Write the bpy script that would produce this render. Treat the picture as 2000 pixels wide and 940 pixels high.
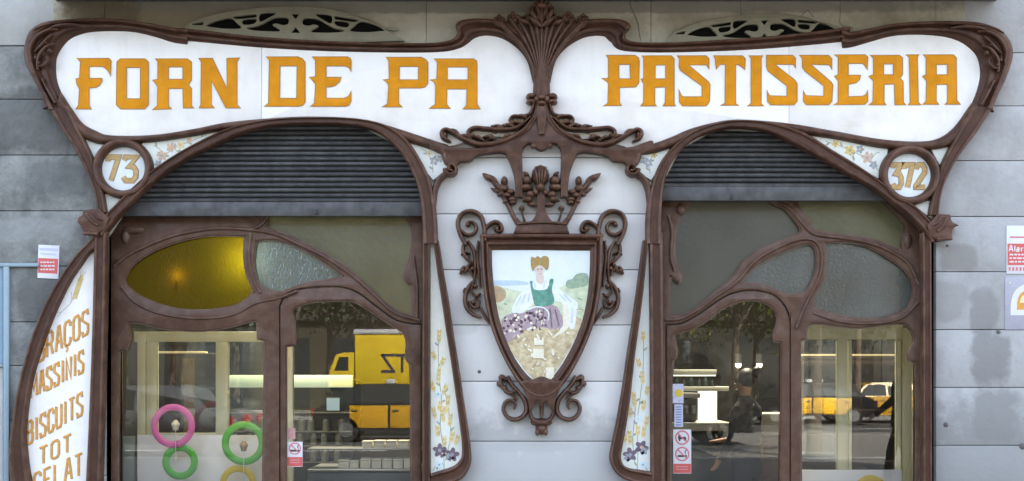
import bpy, bmesh, math, random
from mathutils import Vector, Matrix
from mathutils.geometry import tessellate_polygon
random.seed(7)
R = math.radians
for o in list(bpy.data.objects): bpy.data.objects.remove(o)
SC = bpy.context.scene
COL = SC.collection

# ---------------------------------------------------------------- camera, sky, sun, exposure
D, S, CZ = 9.0, 0.0035, 1.6          # camera distance to the facade, metres per photo pixel on the facade, eye height
cam = bpy.data.objects.new('camera', bpy.data.cameras.new('camera')); COL.objects.link(cam)
cam.location = (0, -D, CZ); cam.rotation_euler = (R(90), 0, 0)
cam.data.sensor_width = 36; cam.data.lens = 36 * D / (2000 * S)
cam.data.shift_y = 0.945 / 7.0
cam.data.clip_start = 0.05; cam.data.clip_end = 400
SC.camera = cam
SUN_EL, SUN_AZ = 45, 28              # the sun stands behind the shop building: the front is in open shade, the street is sunlit
W = bpy.data.worlds.new('World'); SC.world = W; W.use_nodes = True
nt = W.node_tree; nt.nodes.clear()
sky = nt.nodes.new('ShaderNodeTexSky'); sky.sky_type = 'NISHITA'; sky.sun_disc = False
sky.sun_elevation = R(SUN_EL); sky.sun_rotation = R(SUN_AZ); sky.dust_density = 2.5; sky.ozone_density = 0.6; sky.air_density = 1.0
bg = nt.nodes.new('ShaderNodeBackground'); bg.inputs[1].default_value = 0.15
wo = nt.nodes.new('ShaderNodeOutputWorld')
hsv = nt.nodes.new('ShaderNodeHueSaturation'); hsv.inputs['Saturation'].default_value = .66   # thin summer haze
nt.links.new(sky.outputs[0], hsv.inputs['Color']); nt.links.new(hsv.outputs[0], bg.inputs[0]); nt.links.new(bg.outputs[0], wo.inputs[0])
sl = bpy.data.lights.new('sun', 'SUN'); sl.energy = 3.2; sl.angle = R(0.5); sl.color = (1, .94, .86)
sun = bpy.data.objects.new('sun', sl); COL.objects.link(sun)
sd = Vector((math.sin(R(SUN_AZ)) * math.cos(R(SUN_EL)), math.cos(R(SUN_AZ)) * math.cos(R(SUN_EL)), math.sin(R(SUN_EL))))
sun.rotation_euler = sd.to_track_quat('Z', 'Y').to_euler(); sun.location = (0, 20, 30)
SC.view_settings.view_transform = 'Standard'; SC.view_settings.look = 'None'
SC.view_settings.gamma = 1; SC.view_settings.use_curve_mapping = False
SC.view_settings.exposure = 3.03

# ---------------------------------------------------------------- pixel of the photo -> point at depth y behind the facade plane
def at(px, py, y=0.0):
    k = (D + y) / D
    return Vector(((px - 1000) * S * k, y, CZ + ((470 - py) * S + 0.945) * k))
def dist(px_len, y=0.0): return px_len * S * (D + y) / D

# ---------------------------------------------------------------- materials
MATS = {}
def mat(name, col, rough=.6, var=.12, vscale=3.0, bump=.0, bscale=40, metal=0, dirt=None, dscale=1.2, dfac=.5, spec=.5, streak=None, coat=0, wear_highlight=None, speck=None, stains_and_shade=()):
    if name in MATS: return MATS[name]
    m = bpy.data.materials.new(name); m.use_nodes = True; n = m.node_tree; N = n.nodes; L = n.links
    b = N['Principled BSDF']; b.inputs['Roughness'].default_value = rough; b.inputs['Metallic'].default_value = metal
    b.inputs['Specular IOR Level'].default_value = spec; b.inputs['Coat Weight'].default_value = coat
    tc = N.new('ShaderNodeTexCoord')
    nz = N.new('ShaderNodeTexNoise'); nz.inputs['Scale'].default_value = vscale; nz.inputs['Detail'].default_value = 6; nz.inputs['Roughness'].default_value = .65
    L.new(tc.outputs['Object'], nz.inputs['Vector'])
    cr = N.new('ShaderNodeValToRGB')
    c0 = [c * (1 - var) for c in col]; c1 = [min(1, c * (1 + var)) for c in col]
    cr.color_ramp.elements[0].position = .3; cr.color_ramp.elements[1].position = .7
    cr.color_ramp.elements[0].color = (*c0, 1); cr.color_ramp.elements[1].color = (*c1, 1)
    L.new(nz.outputs['Fac'], cr.inputs[0]); out = cr.outputs[0]
    def layer(out, color, vec_scale, scale, lo, hi, fac):
        mp = N.new('ShaderNodeMapping'); mp.inputs['Scale'].default_value = vec_scale
        L.new(tc.outputs['Object'], mp.inputs['Vector'])
        n2 = N.new('ShaderNodeTexNoise'); n2.inputs['Scale'].default_value = scale; n2.inputs['Detail'].default_value = 8; n2.inputs['Roughness'].default_value = .7
        L.new(mp.outputs[0], n2.inputs['Vector'])
        r2 = N.new('ShaderNodeMapRange'); r2.inputs['From Min'].default_value = lo; r2.inputs['From Max'].default_value = hi; r2.inputs['To Max'].default_value = fac
        L.new(n2.outputs['Fac'], r2.inputs['Value'])
        mx = N.new('ShaderNodeMix'); mx.data_type = 'RGBA'
        L.new(r2.outputs[0], mx.inputs['Factor']); L.new(out, mx.inputs['A']); mx.inputs['B'].default_value = (*color, 1)
        return mx.outputs['Result']
    if dirt: out = layer(out, dirt, (1, 1, 1), dscale, .48, .72, dfac)
    if streak: out = layer(out, streak, (6, 6, .5), 1.6, .5, .75, .45)
    if speck: out = layer(out, speck, (1, 1, 1), 45, .56, .68, .6)
    for (cx, cz, hx, hz, colr, f_) in stains_and_shade:       # damp stains and repairs, also painted-in shade, with an outline of their own
        sx = N.new('ShaderNodeSeparateXYZ'); n4 = N.new('ShaderNodeTexNoise'); n4.inputs['Scale'].default_value = 8; n4.inputs['Detail'].default_value = 9; n4.inputs['Roughness'].default_value = .62
        geo = N.new('ShaderNodeNewGeometry'); L.new(geo.outputs['Position'], sx.inputs[0]); L.new(geo.outputs['Position'], n4.inputs['Vector'])
        def M_(op, a, c=None):
            q = N.new('ShaderNodeMath'); q.operation = op
            for i_, v_ in enumerate((a, c)):
                if v_ is None: continue
                if isinstance(v_, (int, float)): q.inputs[i_].default_value = v_
                else: L.new(v_, q.inputs[i_])
            return q.outputs[0]
        dx = M_('POWER', M_('ABSOLUTE', M_('DIVIDE', M_('SUBTRACT', sx.outputs[0], cx), hx)), 3); dz = M_('POWER', M_('ABSOLUTE', M_('DIVIDE', M_('SUBTRACT', sx.outputs[2], cz), hz)), 3)
        dd = M_('ADD', M_('ADD', dx, dz), M_('MULTIPLY', M_('SUBTRACT', n4.outputs['Fac'], .5), 3.2))
        r3 = N.new('ShaderNodeMapRange'); r3.inputs['From Min'].default_value = 1.35; r3.inputs['From Max'].default_value = .55; r3.inputs['To Max'].default_value = f_; L.new(dd, r3.inputs['Value'])
        mx = N.new('ShaderNodeMix'); mx.data_type = 'RGBA'; L.new(r3.outputs[0], mx.inputs['Factor']); L.new(out, mx.inputs['A']); mx.inputs['B'].default_value = (*colr, 1); out = mx.outputs['Result']
    if wear_highlight:                                        # lighter raised edges: rubbed paint plus painted-in ridge highlights
        geo = N.new('ShaderNodeNewGeometry'); n5 = N.new('ShaderNodeTexNoise'); n5.inputs['Scale'].default_value = 14; n5.inputs['Detail'].default_value = 6; L.new(tc.outputs['Object'], n5.inputs['Vector'])
        ml = N.new('ShaderNodeMath'); ml.operation = 'MULTIPLY_ADD'; L.new(n5.outputs['Fac'], ml.inputs[0]); ml.inputs[1].default_value = .22; L.new(geo.outputs['Pointiness'], ml.inputs[2])
        r4 = N.new('ShaderNodeMapRange'); r4.inputs['From Min'].default_value = .63; r4.inputs['From Max'].default_value = .74; r4.inputs['To Max'].default_value = .7; L.new(ml.outputs[0], r4.inputs['Value'])
        mx = N.new('ShaderNodeMix'); mx.data_type = 'RGBA'; L.new(r4.outputs[0], mx.inputs['Factor']); L.new(out, mx.inputs['A']); mx.inputs['B'].default_value = (*wear_highlight, 1); out = mx.outputs['Result']
    L.new(out, b.inputs['Base Color'])
    if bump:
        n3 = N.new('ShaderNodeTexNoise'); n3.inputs['Scale'].default_value = bscale; n3.inputs['Detail'].default_value = 5
        L.new(tc.outputs['Object'], n3.inputs['Vector'])
        bp = N.new('ShaderNodeBump'); bp.inputs['Strength'].default_value = bump; bp.inputs['Distance'].default_value = .01
        L.new(n3.outputs['Fac'], bp.inputs['Height']); L.new(bp.outputs[0], b.inputs['Normal'])
    MATS[name] = m; return m
def emit(name, col, strength):
    m = bpy.data.materials.new(name); m.use_nodes = True; b = m.node_tree.nodes['Principled BSDF']
    b.inputs['Base Color'].default_value = (*col, 1); b.inputs['Emission Color'].default_value = (*col, 1); b.inputs['Emission Strength'].default_value = strength
    MATS[name] = m; return m
def clear_glass(name, refl=.12, tint=(.93, .95, .93)):
    m = bpy.data.materials.new(name); m.use_nodes = True; N = m.node_tree.nodes; L = m.node_tree.links; N.clear()
    o = N.new('ShaderNodeOutputMaterial'); mx = N.new('ShaderNodeMixShader'); t = N.new('ShaderNodeBsdfTransparent'); g = N.new('ShaderNodeBsdfGlossy')
    t.inputs[0].default_value = (*tint, 1); g.inputs['Roughness'].default_value = 0.0; g.inputs['Color'].default_value = (.95, .97, .95, 1)
    lw = N.new('ShaderNodeFresnel'); lw.inputs['IOR'].default_value = 1.5
    ad = N.new('ShaderNodeMath'); ad.operation = 'ADD'; ad.inputs[1].default_value = refl; ad.use_clamp = True
    nz = N.new('ShaderNodeTexNoise'); nz.inputs['Scale'].default_value = 1.3; nz.inputs['Detail'].default_value = 1
    tc = N.new('ShaderNodeTexCoord'); L.new(tc.outputs['Object'], nz.inputs['Vector'])
    bp = N.new('ShaderNodeBump'); bp.inputs['Strength'].default_value = .02; bp.inputs['Distance'].default_value = .01
    L.new(nz.outputs['Fac'], bp.inputs['Height']); L.new(bp.outputs[0], g.inputs['Normal'])
    L.new(lw.outputs[0], ad.inputs[0]); L.new(ad.outputs[0], mx.inputs[0]); L.new(t.outputs[0], mx.inputs[1]); L.new(g.outputs[0], mx.inputs[2])
    L.new(mx.outputs[0], o.inputs[0]); MATS[name] = m; return m
def frosted_glass(name, col, trans=.35, rough=.28, bump=.3, bscale=60, vec=(1, 1, 1), refl=.12, vor=False):
    m = bpy.data.materials.new(name); m.use_nodes = True; N = m.node_tree.nodes; L = m.node_tree.links; N.clear()
    o = N.new('ShaderNodeOutputMaterial')
    df = N.new('ShaderNodeBsdfDiffuse'); tl = N.new('ShaderNodeBsdfTranslucent'); gl = N.new('ShaderNodeBsdfGlossy')
    tc = N.new('ShaderNodeTexCoord'); mp = N.new('ShaderNodeMapping'); mp.inputs['Scale'].default_value = vec
    L.new(tc.outputs['Object'], mp.inputs[0])
    nz = N.new('ShaderNodeTexNoise'); nz.inputs['Scale'].default_value = 2.2; nz.inputs['Detail'].default_value = 2; L.new(mp.outputs[0], nz.inputs['Vector'])
    cr = N.new('ShaderNodeValToRGB'); cr.color_ramp.elements[0].position = .3; cr.color_ramp.elements[1].position = .7
    cr.color_ramp.elements[0].color = (*[c * .6 for c in col], 1); cr.color_ramp.elements[1].color = (*[min(1, c * 1.5) for c in col], 1)  # uneven tone puts soft patches of glow into the glass colour
    L.new(nz.outputs['Fac'], cr.inputs[0])
    L.new(cr.outputs[0], df.inputs[0]); tl.inputs[0].default_value = (*[min(1, c * 3.2) for c in col], 1)
    gl.inputs['Roughness'].default_value = rough; gl.inputs['Color'].default_value = (.9, .92, .92, 1)
    tx = N.new('ShaderNodeTexVoronoi' if vor else 'ShaderNodeTexNoise'); tx.inputs['Scale'].default_value = bscale
    L.new(mp.outputs[0], tx.inputs['Vector'])
    bp = N.new('ShaderNodeBump'); bp.inputs['Strength'].default_value = bump; bp.inputs['Distance'].default_value = .004
    L.new(tx.outputs[0], bp.inputs['Height'])
    for s in (df, gl, tl): L.new(bp.outputs[0], s.inputs['Normal'])
    m1 = N.new('ShaderNodeMixShader'); m1.inputs[0].default_value = trans; L.new(df.outputs[0], m1.inputs[1]); L.new(tl.outputs[0], m1.inputs[2])
    m2 = N.new('ShaderNodeMixShader'); m2.inputs[0].default_value = refl; L.new(m1.outputs[0], m2.inputs[1]); L.new(gl.outputs[0], m2.inputs[2])
    L.new(m2.outputs[0], o.inputs[0]); MATS[name] = m; return m

brown = mat('brown_paint', (.064, .029, .018), .42, .24, 5, .25, 60, dirt=(.115, .062, .038), dscale=5, dfac=.4, streak=(.04, .02, .012), spec=.22, wear_highlight=(.18, .10, .065))
brown2 = mat('brown_joinery_paint', (.085, .042, .026), .38, .24, 4, .2, 70, dirt=(.14, .085, .055), dscale=3, dfac=.5, streak=(.045, .022, .014), spec=.3, wear_highlight=(.18, .12, .09))
enamel = mat('white_enamel', (.84, .81, .765), .35, .025, 2, .03, 6, dirt=(.68, .63, .55), dscale=2.8, dfac=.75, streak=(.72, .69, .63), spec=.3)
gold = mat('ochre_lettering', (.64, .25, .008), .55, .14, 9, .1, 50, spec=.12)
goldedge = mat('dark_ochre_edge', (.36, .17, .03), .5, .1, 9)
st_left = mat('grey_stone', (.225, .228, .212), .85, .42, 4.5, .9, 26, dirt=(.085, .09, .086), dscale=3.4, dfac=.9, streak=(.26, .265, .24), spec=.15, speck=(.10, .105, .1), stains_and_shade=((at(60, 235).x, at(60, 235).z, .32, .22, (.10, .10, .095), .7), (at(120, 330).x, at(120, 350).z, .22, .12, (.11, .115, .11), .6), (at(90, 580).x, at(90, 580).z, .2, .22, (.10, .10, .095), .7), (at(30, 440).x, at(30, 450).z, .4, .08, (.26, .27, .26), .6)))
st_plaster = mat('pale_plaster', (.40, .395, .37), .85, .15, 2.5, .5, 30, dirt=(.34, .33, .28), dscale=2.4, dfac=.7, spec=.15)
st_mid = mat('pale_stone', (.60, .585, .55), .75, .06, 2, .12, 30, dirt=(.50, .485, .45), dscale=1.2, dfac=.5, spec=.25, streak=(.52, .505, .475), speck=(.50, .495, .48), stains_and_shade=((at(1040, 850).x, at(1040, 870).z, .3, .05, (.44, .43, .40), .6), (at(900, 640).x, at(900, 640).z, .12, .05, (.46, .45, .42), .5), (at(1050, 0).x, at(0, 960).z, 1.4, .5, (.37, .37, .36), .75)))  # last patch darkens the pier foot to imitate weaker light low down
st_right = mat('light_grey_stone', (.385, .38, .37), .8, .12, 1.6, .25, 30, dirt=(.23, .225, .21), dscale=1.7, dfac=.85, streak=(.42, .42, .41), spec=.2, speck=(.30, .3, .29), stains_and_shade=((at(1935, 700).x, at(1935, 700).z, .135, .2, (.20, .195, .185), .75), (at(1943, 812).x, at(1943, 812).z, .16, .19, (.20, .197, .185), .75), (at(1922, 610).x, at(1922, 610).z, .1, .16, (.23, .225, .215), .75), (at(1872, 505).x, at(1872, 505).z, .13, .1, (.25, .24, .22), .8), (at(1850, 590).x, at(1850, 590).z, .14, .14, (.28, .275, .26), .7), (at(1990, 490).x, at(1935, 470).z, .2, .3, (.36, .36, .36), .5), (at(2050, 0).x, at(0, 1000).z, 1.6, .75, (.25, .25, .24), .75)))  # last patch darkens the wall foot: real dirt plus imitated weaker light
st_top = mat('beige_stone', (.40, .37, .29), .85, .12, 3, .35, 30, dirt=(.20, .165, .10), dscale=2.2, dfac=.75, spec=.15, speck=(.26, .23, .16), stains_and_shade=((at(320, 25).x, at(320, 25).z, .7, .14, (.17, .13, .07), .75), (at(1000, 0).x, at(0, 12).z, 3.2, .05, (.20, .185, .15), .8), (at(200, 30).x, at(200, 30).z, .25, .16, (.12, .09, .055), .7)))  # wide thin top strip puts the balcony's shade into the stone colour
grout = mat('joint_mortar', (.16, .16, .165), .9, .2, 10)
black = mat('black_and_shade', (.008, .008, .007), .9, spec=0)
shut = mat('slate_shutter_paint', (.046, .045, .045), .42, .16, 3, .1, 60, dirt=(.05, .048, .05), dscale=3, dfac=.7, streak=(.085, .082, .08), spec=.3, wear_highlight=(.13, .13, .13))
tilew = mat('cream_tile', (.70, .72, .66), .2, .07, 6, .05, 30, dirt=(.62, .56, .40), dscale=9, dfac=.4)
glass = clear_glass('window_glass', .042)

# ---------------------------------------------------------------- 2D helpers (photo pixels)
def smooth(pts, closed=False, n=7):
    """Catmull-Rom through the points; a third element 1 marks a corner."""
    P = [(p[0], p[1]) for p in pts]; C = [len(p) > 2 and p[2] == 1 for p in pts]
    N = len(P); out = []
    rng = range(N if closed else N - 1)
    for i in rng:
        p1, p2 = P[i], P[(i + 1) % N]
        p0 = P[i - 1] if (closed or i > 0) and not C[i] else (2 * p1[0] - p2[0], 2 * p1[1] - p2[1])
        j = (i + 2) % N if closed else i + 2
        p3 = P[j] if (closed or j < N) and not C[(i + 1) % N] else (2 * p2[0] - p1[0], 2 * p2[1] - p1[1])
        L = math.hypot(p2[0] - p1[0], p2[1] - p1[1]); m = max(1, min(n, int(L / 3)))
        for k in range(m):
            t = k / m
            out.append(tuple(.5 * ((2 * p1[a]) + (-p0[a] + p2[a]) * t + (2 * p0[a] - 5 * p1[a] + 4 * p2[a] - p3[a]) * t * t + (-p0[a] + 3 * p1[a] - 3 * p2[a] + p3[a]) * t ** 3) for a in (0, 1)))
    if not closed: out.append(P[-1])
    return out
def resample(path, n):
    Ls = [0]
    for a, b in zip(path, path[1:]): Ls.append(Ls[-1] + math.hypot(b[0] - a[0], b[1] - a[1]))
    out = []; j = 0
    for i in range(n):
        s = Ls[-1] * i / (n - 1)
        while j < len(Ls) - 2 and Ls[j + 1] < s: j += 1
        d = Ls[j + 1] - Ls[j] or 1; t = min(1, (s - Ls[j]) / d)
        out.append((path[j][0] + (path[j + 1][0] - path[j][0]) * t, path[j][1] + (path[j + 1][1] - path[j][1]) * t))
    return out
def cr_n(pts, n):      # exactly n samples per segment
    out = []; N = len(pts)
    for i in range(N - 1):
        p1, p2 = pts[i], pts[i + 1]
        p0 = pts[i - 1] if i > 0 else tuple(2 * a - b for a, b in zip(p1, p2)); p3 = pts[i + 2] if i + 2 < N else tuple(2 * b - a for a, b in zip(p1, p2))
        for k in range(n):
            t = k / n
            out.append(tuple(.5 * ((2 * p1[a]) + (-p0[a] + p2[a]) * t + (2 * p0[a] - 5 * p1[a] + 4 * p2[a] - p3[a]) * t * t + (-p0[a] + 3 * p1[a] - 3 * p2[a] + p3[a]) * t ** 3) for a in range(len(p1))))
    out.append(tuple(pts[-1])); return out
def mirror(pts, c=1058): return [(2 * c - p[0],) + tuple(p[1:]) for p in pts]
def circle(cx, cy, r, n=48, ry=None, a=0):
    ry = ry or r
    return [(cx + r * math.cos(t) * math.cos(a) - ry * math.sin(t) * math.sin(a), cy + r * math.cos(t) * math.sin(a) + ry * math.sin(t) * math.cos(a)) for t in [2 * math.pi * i / n for i in range(n)]]
def area(l): return sum(a[0] * b[1] - b[0] * a[1] for a, b in zip(l, l[1:] + l[:1])) / 2

ROUND = [(0, 0), (0, .45), (.1, .76), (.28, .95), (.5, 1), (.72, .95), (.9, .76), (1, .45), (1, 0)]
MOULD = [(0, 0), (0, .72), (.05, .93), (.14, 1), (.24, .93), (.29, .68), (.36, .6), (.5, .72), (.62, .7), (.68, .45), (.8, .4), (.92, .32), (1, .1), (1, 0)]
TIMBER = [(0, 0), (0, .78), (.06, .94), (.16, 1), (.24, .96), (.3, .86), (.5, .84), (.7, .86), (.76, .96), (.84, 1), (.94, .94), (1, .78), (1, 0)]
FLATP = [(0, 0), (0, 1), (1, 1), (1, 0)]

def clipx(poly, x, sg):
    out = []
    for a, b in zip(poly, poly[1:] + poly[:1]):
        ia, ib = (a[0] - x) * sg >= 0, (b[0] - x) * sg >= 0
        if ia: out.append(a[:2])
        if ia != ib: f = (x - a[0]) / (b[0] - a[0]); out.append((x, a[1] + (b[1] - a[1]) * f))
    return out
class MB:
    """collects geometry of ONE part in world space"""
    def __init__(s): s.v = []; s.f = []; s.m = []
    def add(s, vs, fs, mi=0):
        o = len(s.v); s.v += [Vector(v) for v in vs]; s.f += [[i + o for i in f] for f in fs]; s.m += [mi] * len(fs)
    def fill(s, outer, holes=(), y=0, t=.03, b=0, mi=0, sm=True, n=7):
        """flat shape of thickness t: back at y, front at y-t, rounded arris b (metres)"""
        yf = y - t
        loops = [smooth(outer, True, n) if sm else [(p[0], p[1]) for p in outer]] + [smooth(h, True, n) if sm else [(p[0], p[1]) for p in h] for h in holes]
        bp = b / S; fr = []
        base = len(s.v); nf0 = len(s.f)
        for li, l in enumerate(loops):
            cc = area(l) > 0
            if (li == 0) != cc: l = l[::-1]
            N = len(l); nr = []
            for i in range(N):
                a, c = l[i - 1], l[(i + 1) % N]; dx, dy = c[0] - a[0], c[1] - a[1]; L = math.hypot(dx, dy) or 1
                nr.append((-dy / L, dx / L))
            rings = [(0, y), (0, yf + b)] + ([(bp * .3, yf + b * .3), (bp, yf)] if b else []) if b else [(0, y), (0, yf)]
            idx = []
            for off, yy in rings:
                idx.append(len(s.v))
                s.v += [at(p[0] + q[0] * off, p[1] + q[1] * off, yf)[:] for p, q in zip(l, nr)]
                for k in range(idx[-1], idx[-1] + N):
                    q = s.v[k]; s.v[k] = Vector((q[0], yy, q[2]))
            for r in range(len(rings) - 1):
                a, c = idx[r], idx[r + 1]
                for i in range(N):
                    j = (i + 1) % N; s.f.append([a + i, a + j, c + j, c + i])
            fr.append([(s.v[idx[-1] + i], idx[-1] + i) for i in range(N)])
        flat = [q for l in fr for q in l]
        for tri in tessellate_polygon([[Vector((v.x, v.z, 0)) for v, _ in l] for l in fr]):
            if len(set(tri)) == 3: s.f.append([flat[i][1] for i in tri])
        s.m += [mi] * (len(s.f) - nf0)
    def band(s, A, B, y=0, h=.05, prof=MOULD, n=5, mi=0, caps=True):
        if len(A) == len(B):
            Q = cr_n([(a[0], a[1], b[0], b[1]) for a, b in zip(A, B)], n); A = [q[:2] for q in Q]; B = [q[2:] for q in Q]
        else:
            A = smooth(A); B = smooth(B); m = max(len(A), len(B)); A = resample(A, m); B = resample(B, m)
        s._sweep(A, B, y, h, prof, mi, caps)
    def _sweep(s, A, B, y, h, prof, mi=0, caps=True, hs=None):
        K = len(prof); vs = []; fs = []
        for i, (a, b) in enumerate(zip(A, B)):
            hh = h if hs is None else hs[i]
            for t, q in prof:
                p = at(a[0] + (b[0] - a[0]) * t, a[1] + (b[1] - a[1]) * t, y - h * .8); vs.append((p.x, y - q * hh, p.z))
        for i in range(len(A) - 1):
            for k in range(K - 1): fs.append([i * K + k, i * K + k + 1, (i + 1) * K + k + 1, (i + 1) * K + k])
        if caps: fs.append(list(range(K))); fs.append(list(range((len(A) - 1) * K, len(A) * K))[::-1])
        s.add(vs, fs, mi)
    def stroke(s, pts, w=None, y=0, h=.04, prof=ROUND, n=5, mi=0, taper=False, closed=False):
        """pts (x, y[, w]) in pixels, width w in pixels"""
        Q = [(p[0], p[1], p[2] if len(p) > 2 else w) for p in pts]
        if closed: Q = Q + [Q[0]]
        Q = cr_n(Q, n); A = []; B = []; hs = []
        wm = max(q[2] for q in Q)
        for i, q in enumerate(Q):
            if closed: a = Q[i - 1] if i > 0 else Q[-2]; c = Q[i + 1] if i < len(Q) - 1 else Q[1]
            else: a = Q[max(0, i - 1)]; c = Q[min(len(Q) - 1, i + 1)]
            dx, dy = c[0] - a[0], c[1] - a[1]; L = math.hypot(dx, dy) or 1; nx, ny = -dy / L, dx / L
            A.append((q[0] + nx * q[2] / 2, q[1] + ny * q[2] / 2)); B.append((q[0] - nx * q[2] / 2, q[1] - ny * q[2] / 2)); hs.append(h * (.35 + .65 * q[2] / wm) if taper else h)
        s._sweep(A, B, y, h, prof, mi, not closed, hs)
    def line(s, pts, w, y, t=.002, mi=0, closed=False):
        """mitred flat ribbon of lettering"""
        P = [(p[0], p[1]) for p in pts]; N = len(P); A = []; B = []
        for i, p in enumerate(P):
            a = P[i - 1] if (i > 0 or closed) else None; c = P[(i + 1) % N] if (i < N - 1 or closed) else None
            def dr(u, v):
                d = (v[0] - u[0], v[1] - u[1]); L = math.hypot(*d) or 1; return (d[0] / L, d[1] / L)
            d1 = dr(a, p) if a else dr(p, c); d2 = dr(p, c) if c else d1
            n1 = (-d1[1], d1[0]); n2 = (-d2[1], d2[0]); m = (n1[0] + n2[0], n1[1] + n2[1]); L = math.hypot(*m) or 1; m = (m[0] / L, m[1] / L)
            k = min(1.8, 1 / max(.3, m[0] * n1[0] + m[1] * n1[1]))
            A.append((p[0] + m[0] * w / 2 * k, p[1] + m[1] * w / 2 * k)); B.append((p[0] - m[0] * w / 2 * k, p[1] - m[1] * w / 2 * k))
        if closed: A.append(A[0]); B.append(B[0])
        s._sweep(A, B, y, t, FLATP, mi, not closed)
    def blob(s, cx, cy, rx, ry=None, a=0, y=0, h=.03, mi=0, n=12, m=4):
        ry = ry or rx; vs = []; fs = []
        for j in range(m):
            f = j / m; r = math.cos(f * math.pi / 2); z = math.sin(f * math.pi / 2)
            for p in circle(cx, cy, rx * r, n, ry * r, a):
                q = at(p[0], p[1], y - h); vs.append((q.x, y - z * h, q.z))
        q = at(cx, cy, y - h); vs.append((q.x, y - h, q.z))
        for j in range(m - 1):
            for i in range(n): fs.append([j * n + i, j * n + (i + 1) % n, (j + 1) * n + (i + 1) % n, (j + 1) * n + i])
        for i in range(n): fs.append([(m - 1) * n + i, (m - 1) * n + (i + 1) % n, m * n])
        s.add(vs, fs, mi)
    def spiral(s, cx, cy, r0, r1, a0, turns, w0, w1, y=0, h=.04, eye=True):
        n = max(10, int(abs(turns) * 14)); P = []
        for i in range(n + 1):
            t = i / n; r = r0 + (r1 - r0) * t; a = a0 + turns * 2 * math.pi * t; P.append((cx + r * math.cos(a), cy + r * math.sin(a), w0 + (w1 - w0) * t))
        s.stroke(P, None, y, h, n=2)
        if eye: s.blob(P[-1][0], P[-1][1], w1 * .8, y=y, h=h * 1.05)
    def leaf(s, x0, y0, x1, y1, w, y=0, h=.03, bend=0, mi=0):
        mx, my = (x0 + x1) / 2 - (y1 - y0) * bend, (y0 + y1) / 2 + (x1 - x0) * bend
        s.stroke([(x0, y0, w * .35), ((x0 + mx) / 2, (y0 + my) / 2, w * .8), (mx, my, w), ((x1 + mx) / 2, (y1 + my) / 2, w * .75), (x1, y1, w * .15)], None, y, h, n=2, taper=True, mi=mi)
    def box(s, x0, x1, y0, y1, z0, z1, b=0, mi=0):
        if b <= 0:
            vs = [(x, y, z) for x in (x0, x1) for y in (y0, y1) for z in (z0, z1)]
            s.add(vs, [[0, 1, 3, 2], [4, 6, 7, 5], [0, 4, 5, 1], [2, 3, 7, 6], [0, 2, 6, 4], [1, 5, 7, 3]], mi); return
        bm = bmesh.new(); bmesh.ops.create_cube(bm, size=1)
        for v in bm.verts: v.co = Vector(((x0 + x1) / 2 + v.co.x * (x1 - x0), (y0 + y1) / 2 + v.co.y * (y1 - y0), (z0 + z1) / 2 + v.co.z * (z1 - z0)))
        bmesh.ops.bevel(bm, geom=bm.edges[:], offset=b, segments=2, affect='EDGES', profile=.5)
        bm.verts.index_update(); s.add([v.co.copy() for v in bm.verts], [[v.index for v in f.verts] for f in bm.faces], mi); bm.free()
    def pbox(s, px0, px1, py0, py1, y, t, b=0, mi=0):
        """box whose front is at depth y, covering those photo pixels, t thick"""
        a = at(px0, py1, y); c = at(px1, py0, y); s.box(a.x, c.x, y, y + t, a.z, c.z, b, mi)
    def cyl(s, c, r, axis, L, n=24, r2=None, mi=0):
        r2 = r if r2 is None else r2; ax = Vector(axis).normalized(); q = ax.to_track_quat('Z', 'Y'); c = Vector(c); vs = []
        for k, rr in ((-.5, r), (.5, r2)):
            for i in range(n): a = 2 * math.pi * i / n; vs.append(c + q @ Vector((rr * math.cos(a), rr * math.sin(a), k * L)))
        fs = [[i, (i + 1) % n, n + (i + 1) % n, n + i] for i in range(n)] + [list(range(n))[::-1], list(range(n, 2 * n))]
        s.add(vs, fs, mi)
    def torus(s, c, R_, r, axis=(0, 1, 0), n=40, m=10, sq=1.0, mi=0):
        q = Vector(axis).normalized().to_track_quat('Z', 'Y'); c = Vector(c); vs = []; fs = []
        for i in range(n):
            a = 2 * math.pi * i / n
            for j in range(m):
                b = 2 * math.pi * j / m; rr = R_ + r * math.cos(b); vs.append(c + q @ Vector((rr * math.cos(a), rr * math.sin(a), r * sq * math.sin(b))))
        for i in range(n):
            for j in range(m): fs.append([i * m + j, i * m + (j + 1) % m, ((i + 1) % n) * m + (j + 1) % m, ((i + 1) % n) * m + j])
        s.add(vs, fs, mi)
    def sphere(s, c, r, n=16, m=10, sc=(1, 1, 1), mi=0):
        vs = []; fs = []; c = Vector(c)
        for j in range(m + 1):
            p = math.pi * j / m
            for i in range(n): a = 2 * math.pi * i / n; vs.append(c + Vector((r * sc[0] * math.sin(p) * math.cos(a), r * sc[1] * math.sin(p) * math.sin(a), r * sc[2] * math.cos(p))))
        for j in range(m):
            for i in range(n): fs.append([j * n + i, j * n + (i + 1) % n, (j + 1) * n + (i + 1) % n, (j + 1) * n + i])
        s.add(vs, fs, mi)
    def prism(s, prof, x0, x1, mi=0, taper=None):
        """side profile [(y?)] used for vehicles: prof list of (x, z) extruded along y from x0 to x1"""
        n = len(prof); vs = [(p[0], x0, p[1]) for p in prof] + [(p[0], x1, p[1]) for p in prof]
        s.add(vs, [[i, (i + 1) % n, n + (i + 1) % n, n + i] for i in range(n)] + [list(range(n))[::-1], list(range(n, 2 * n))], mi)
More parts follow.
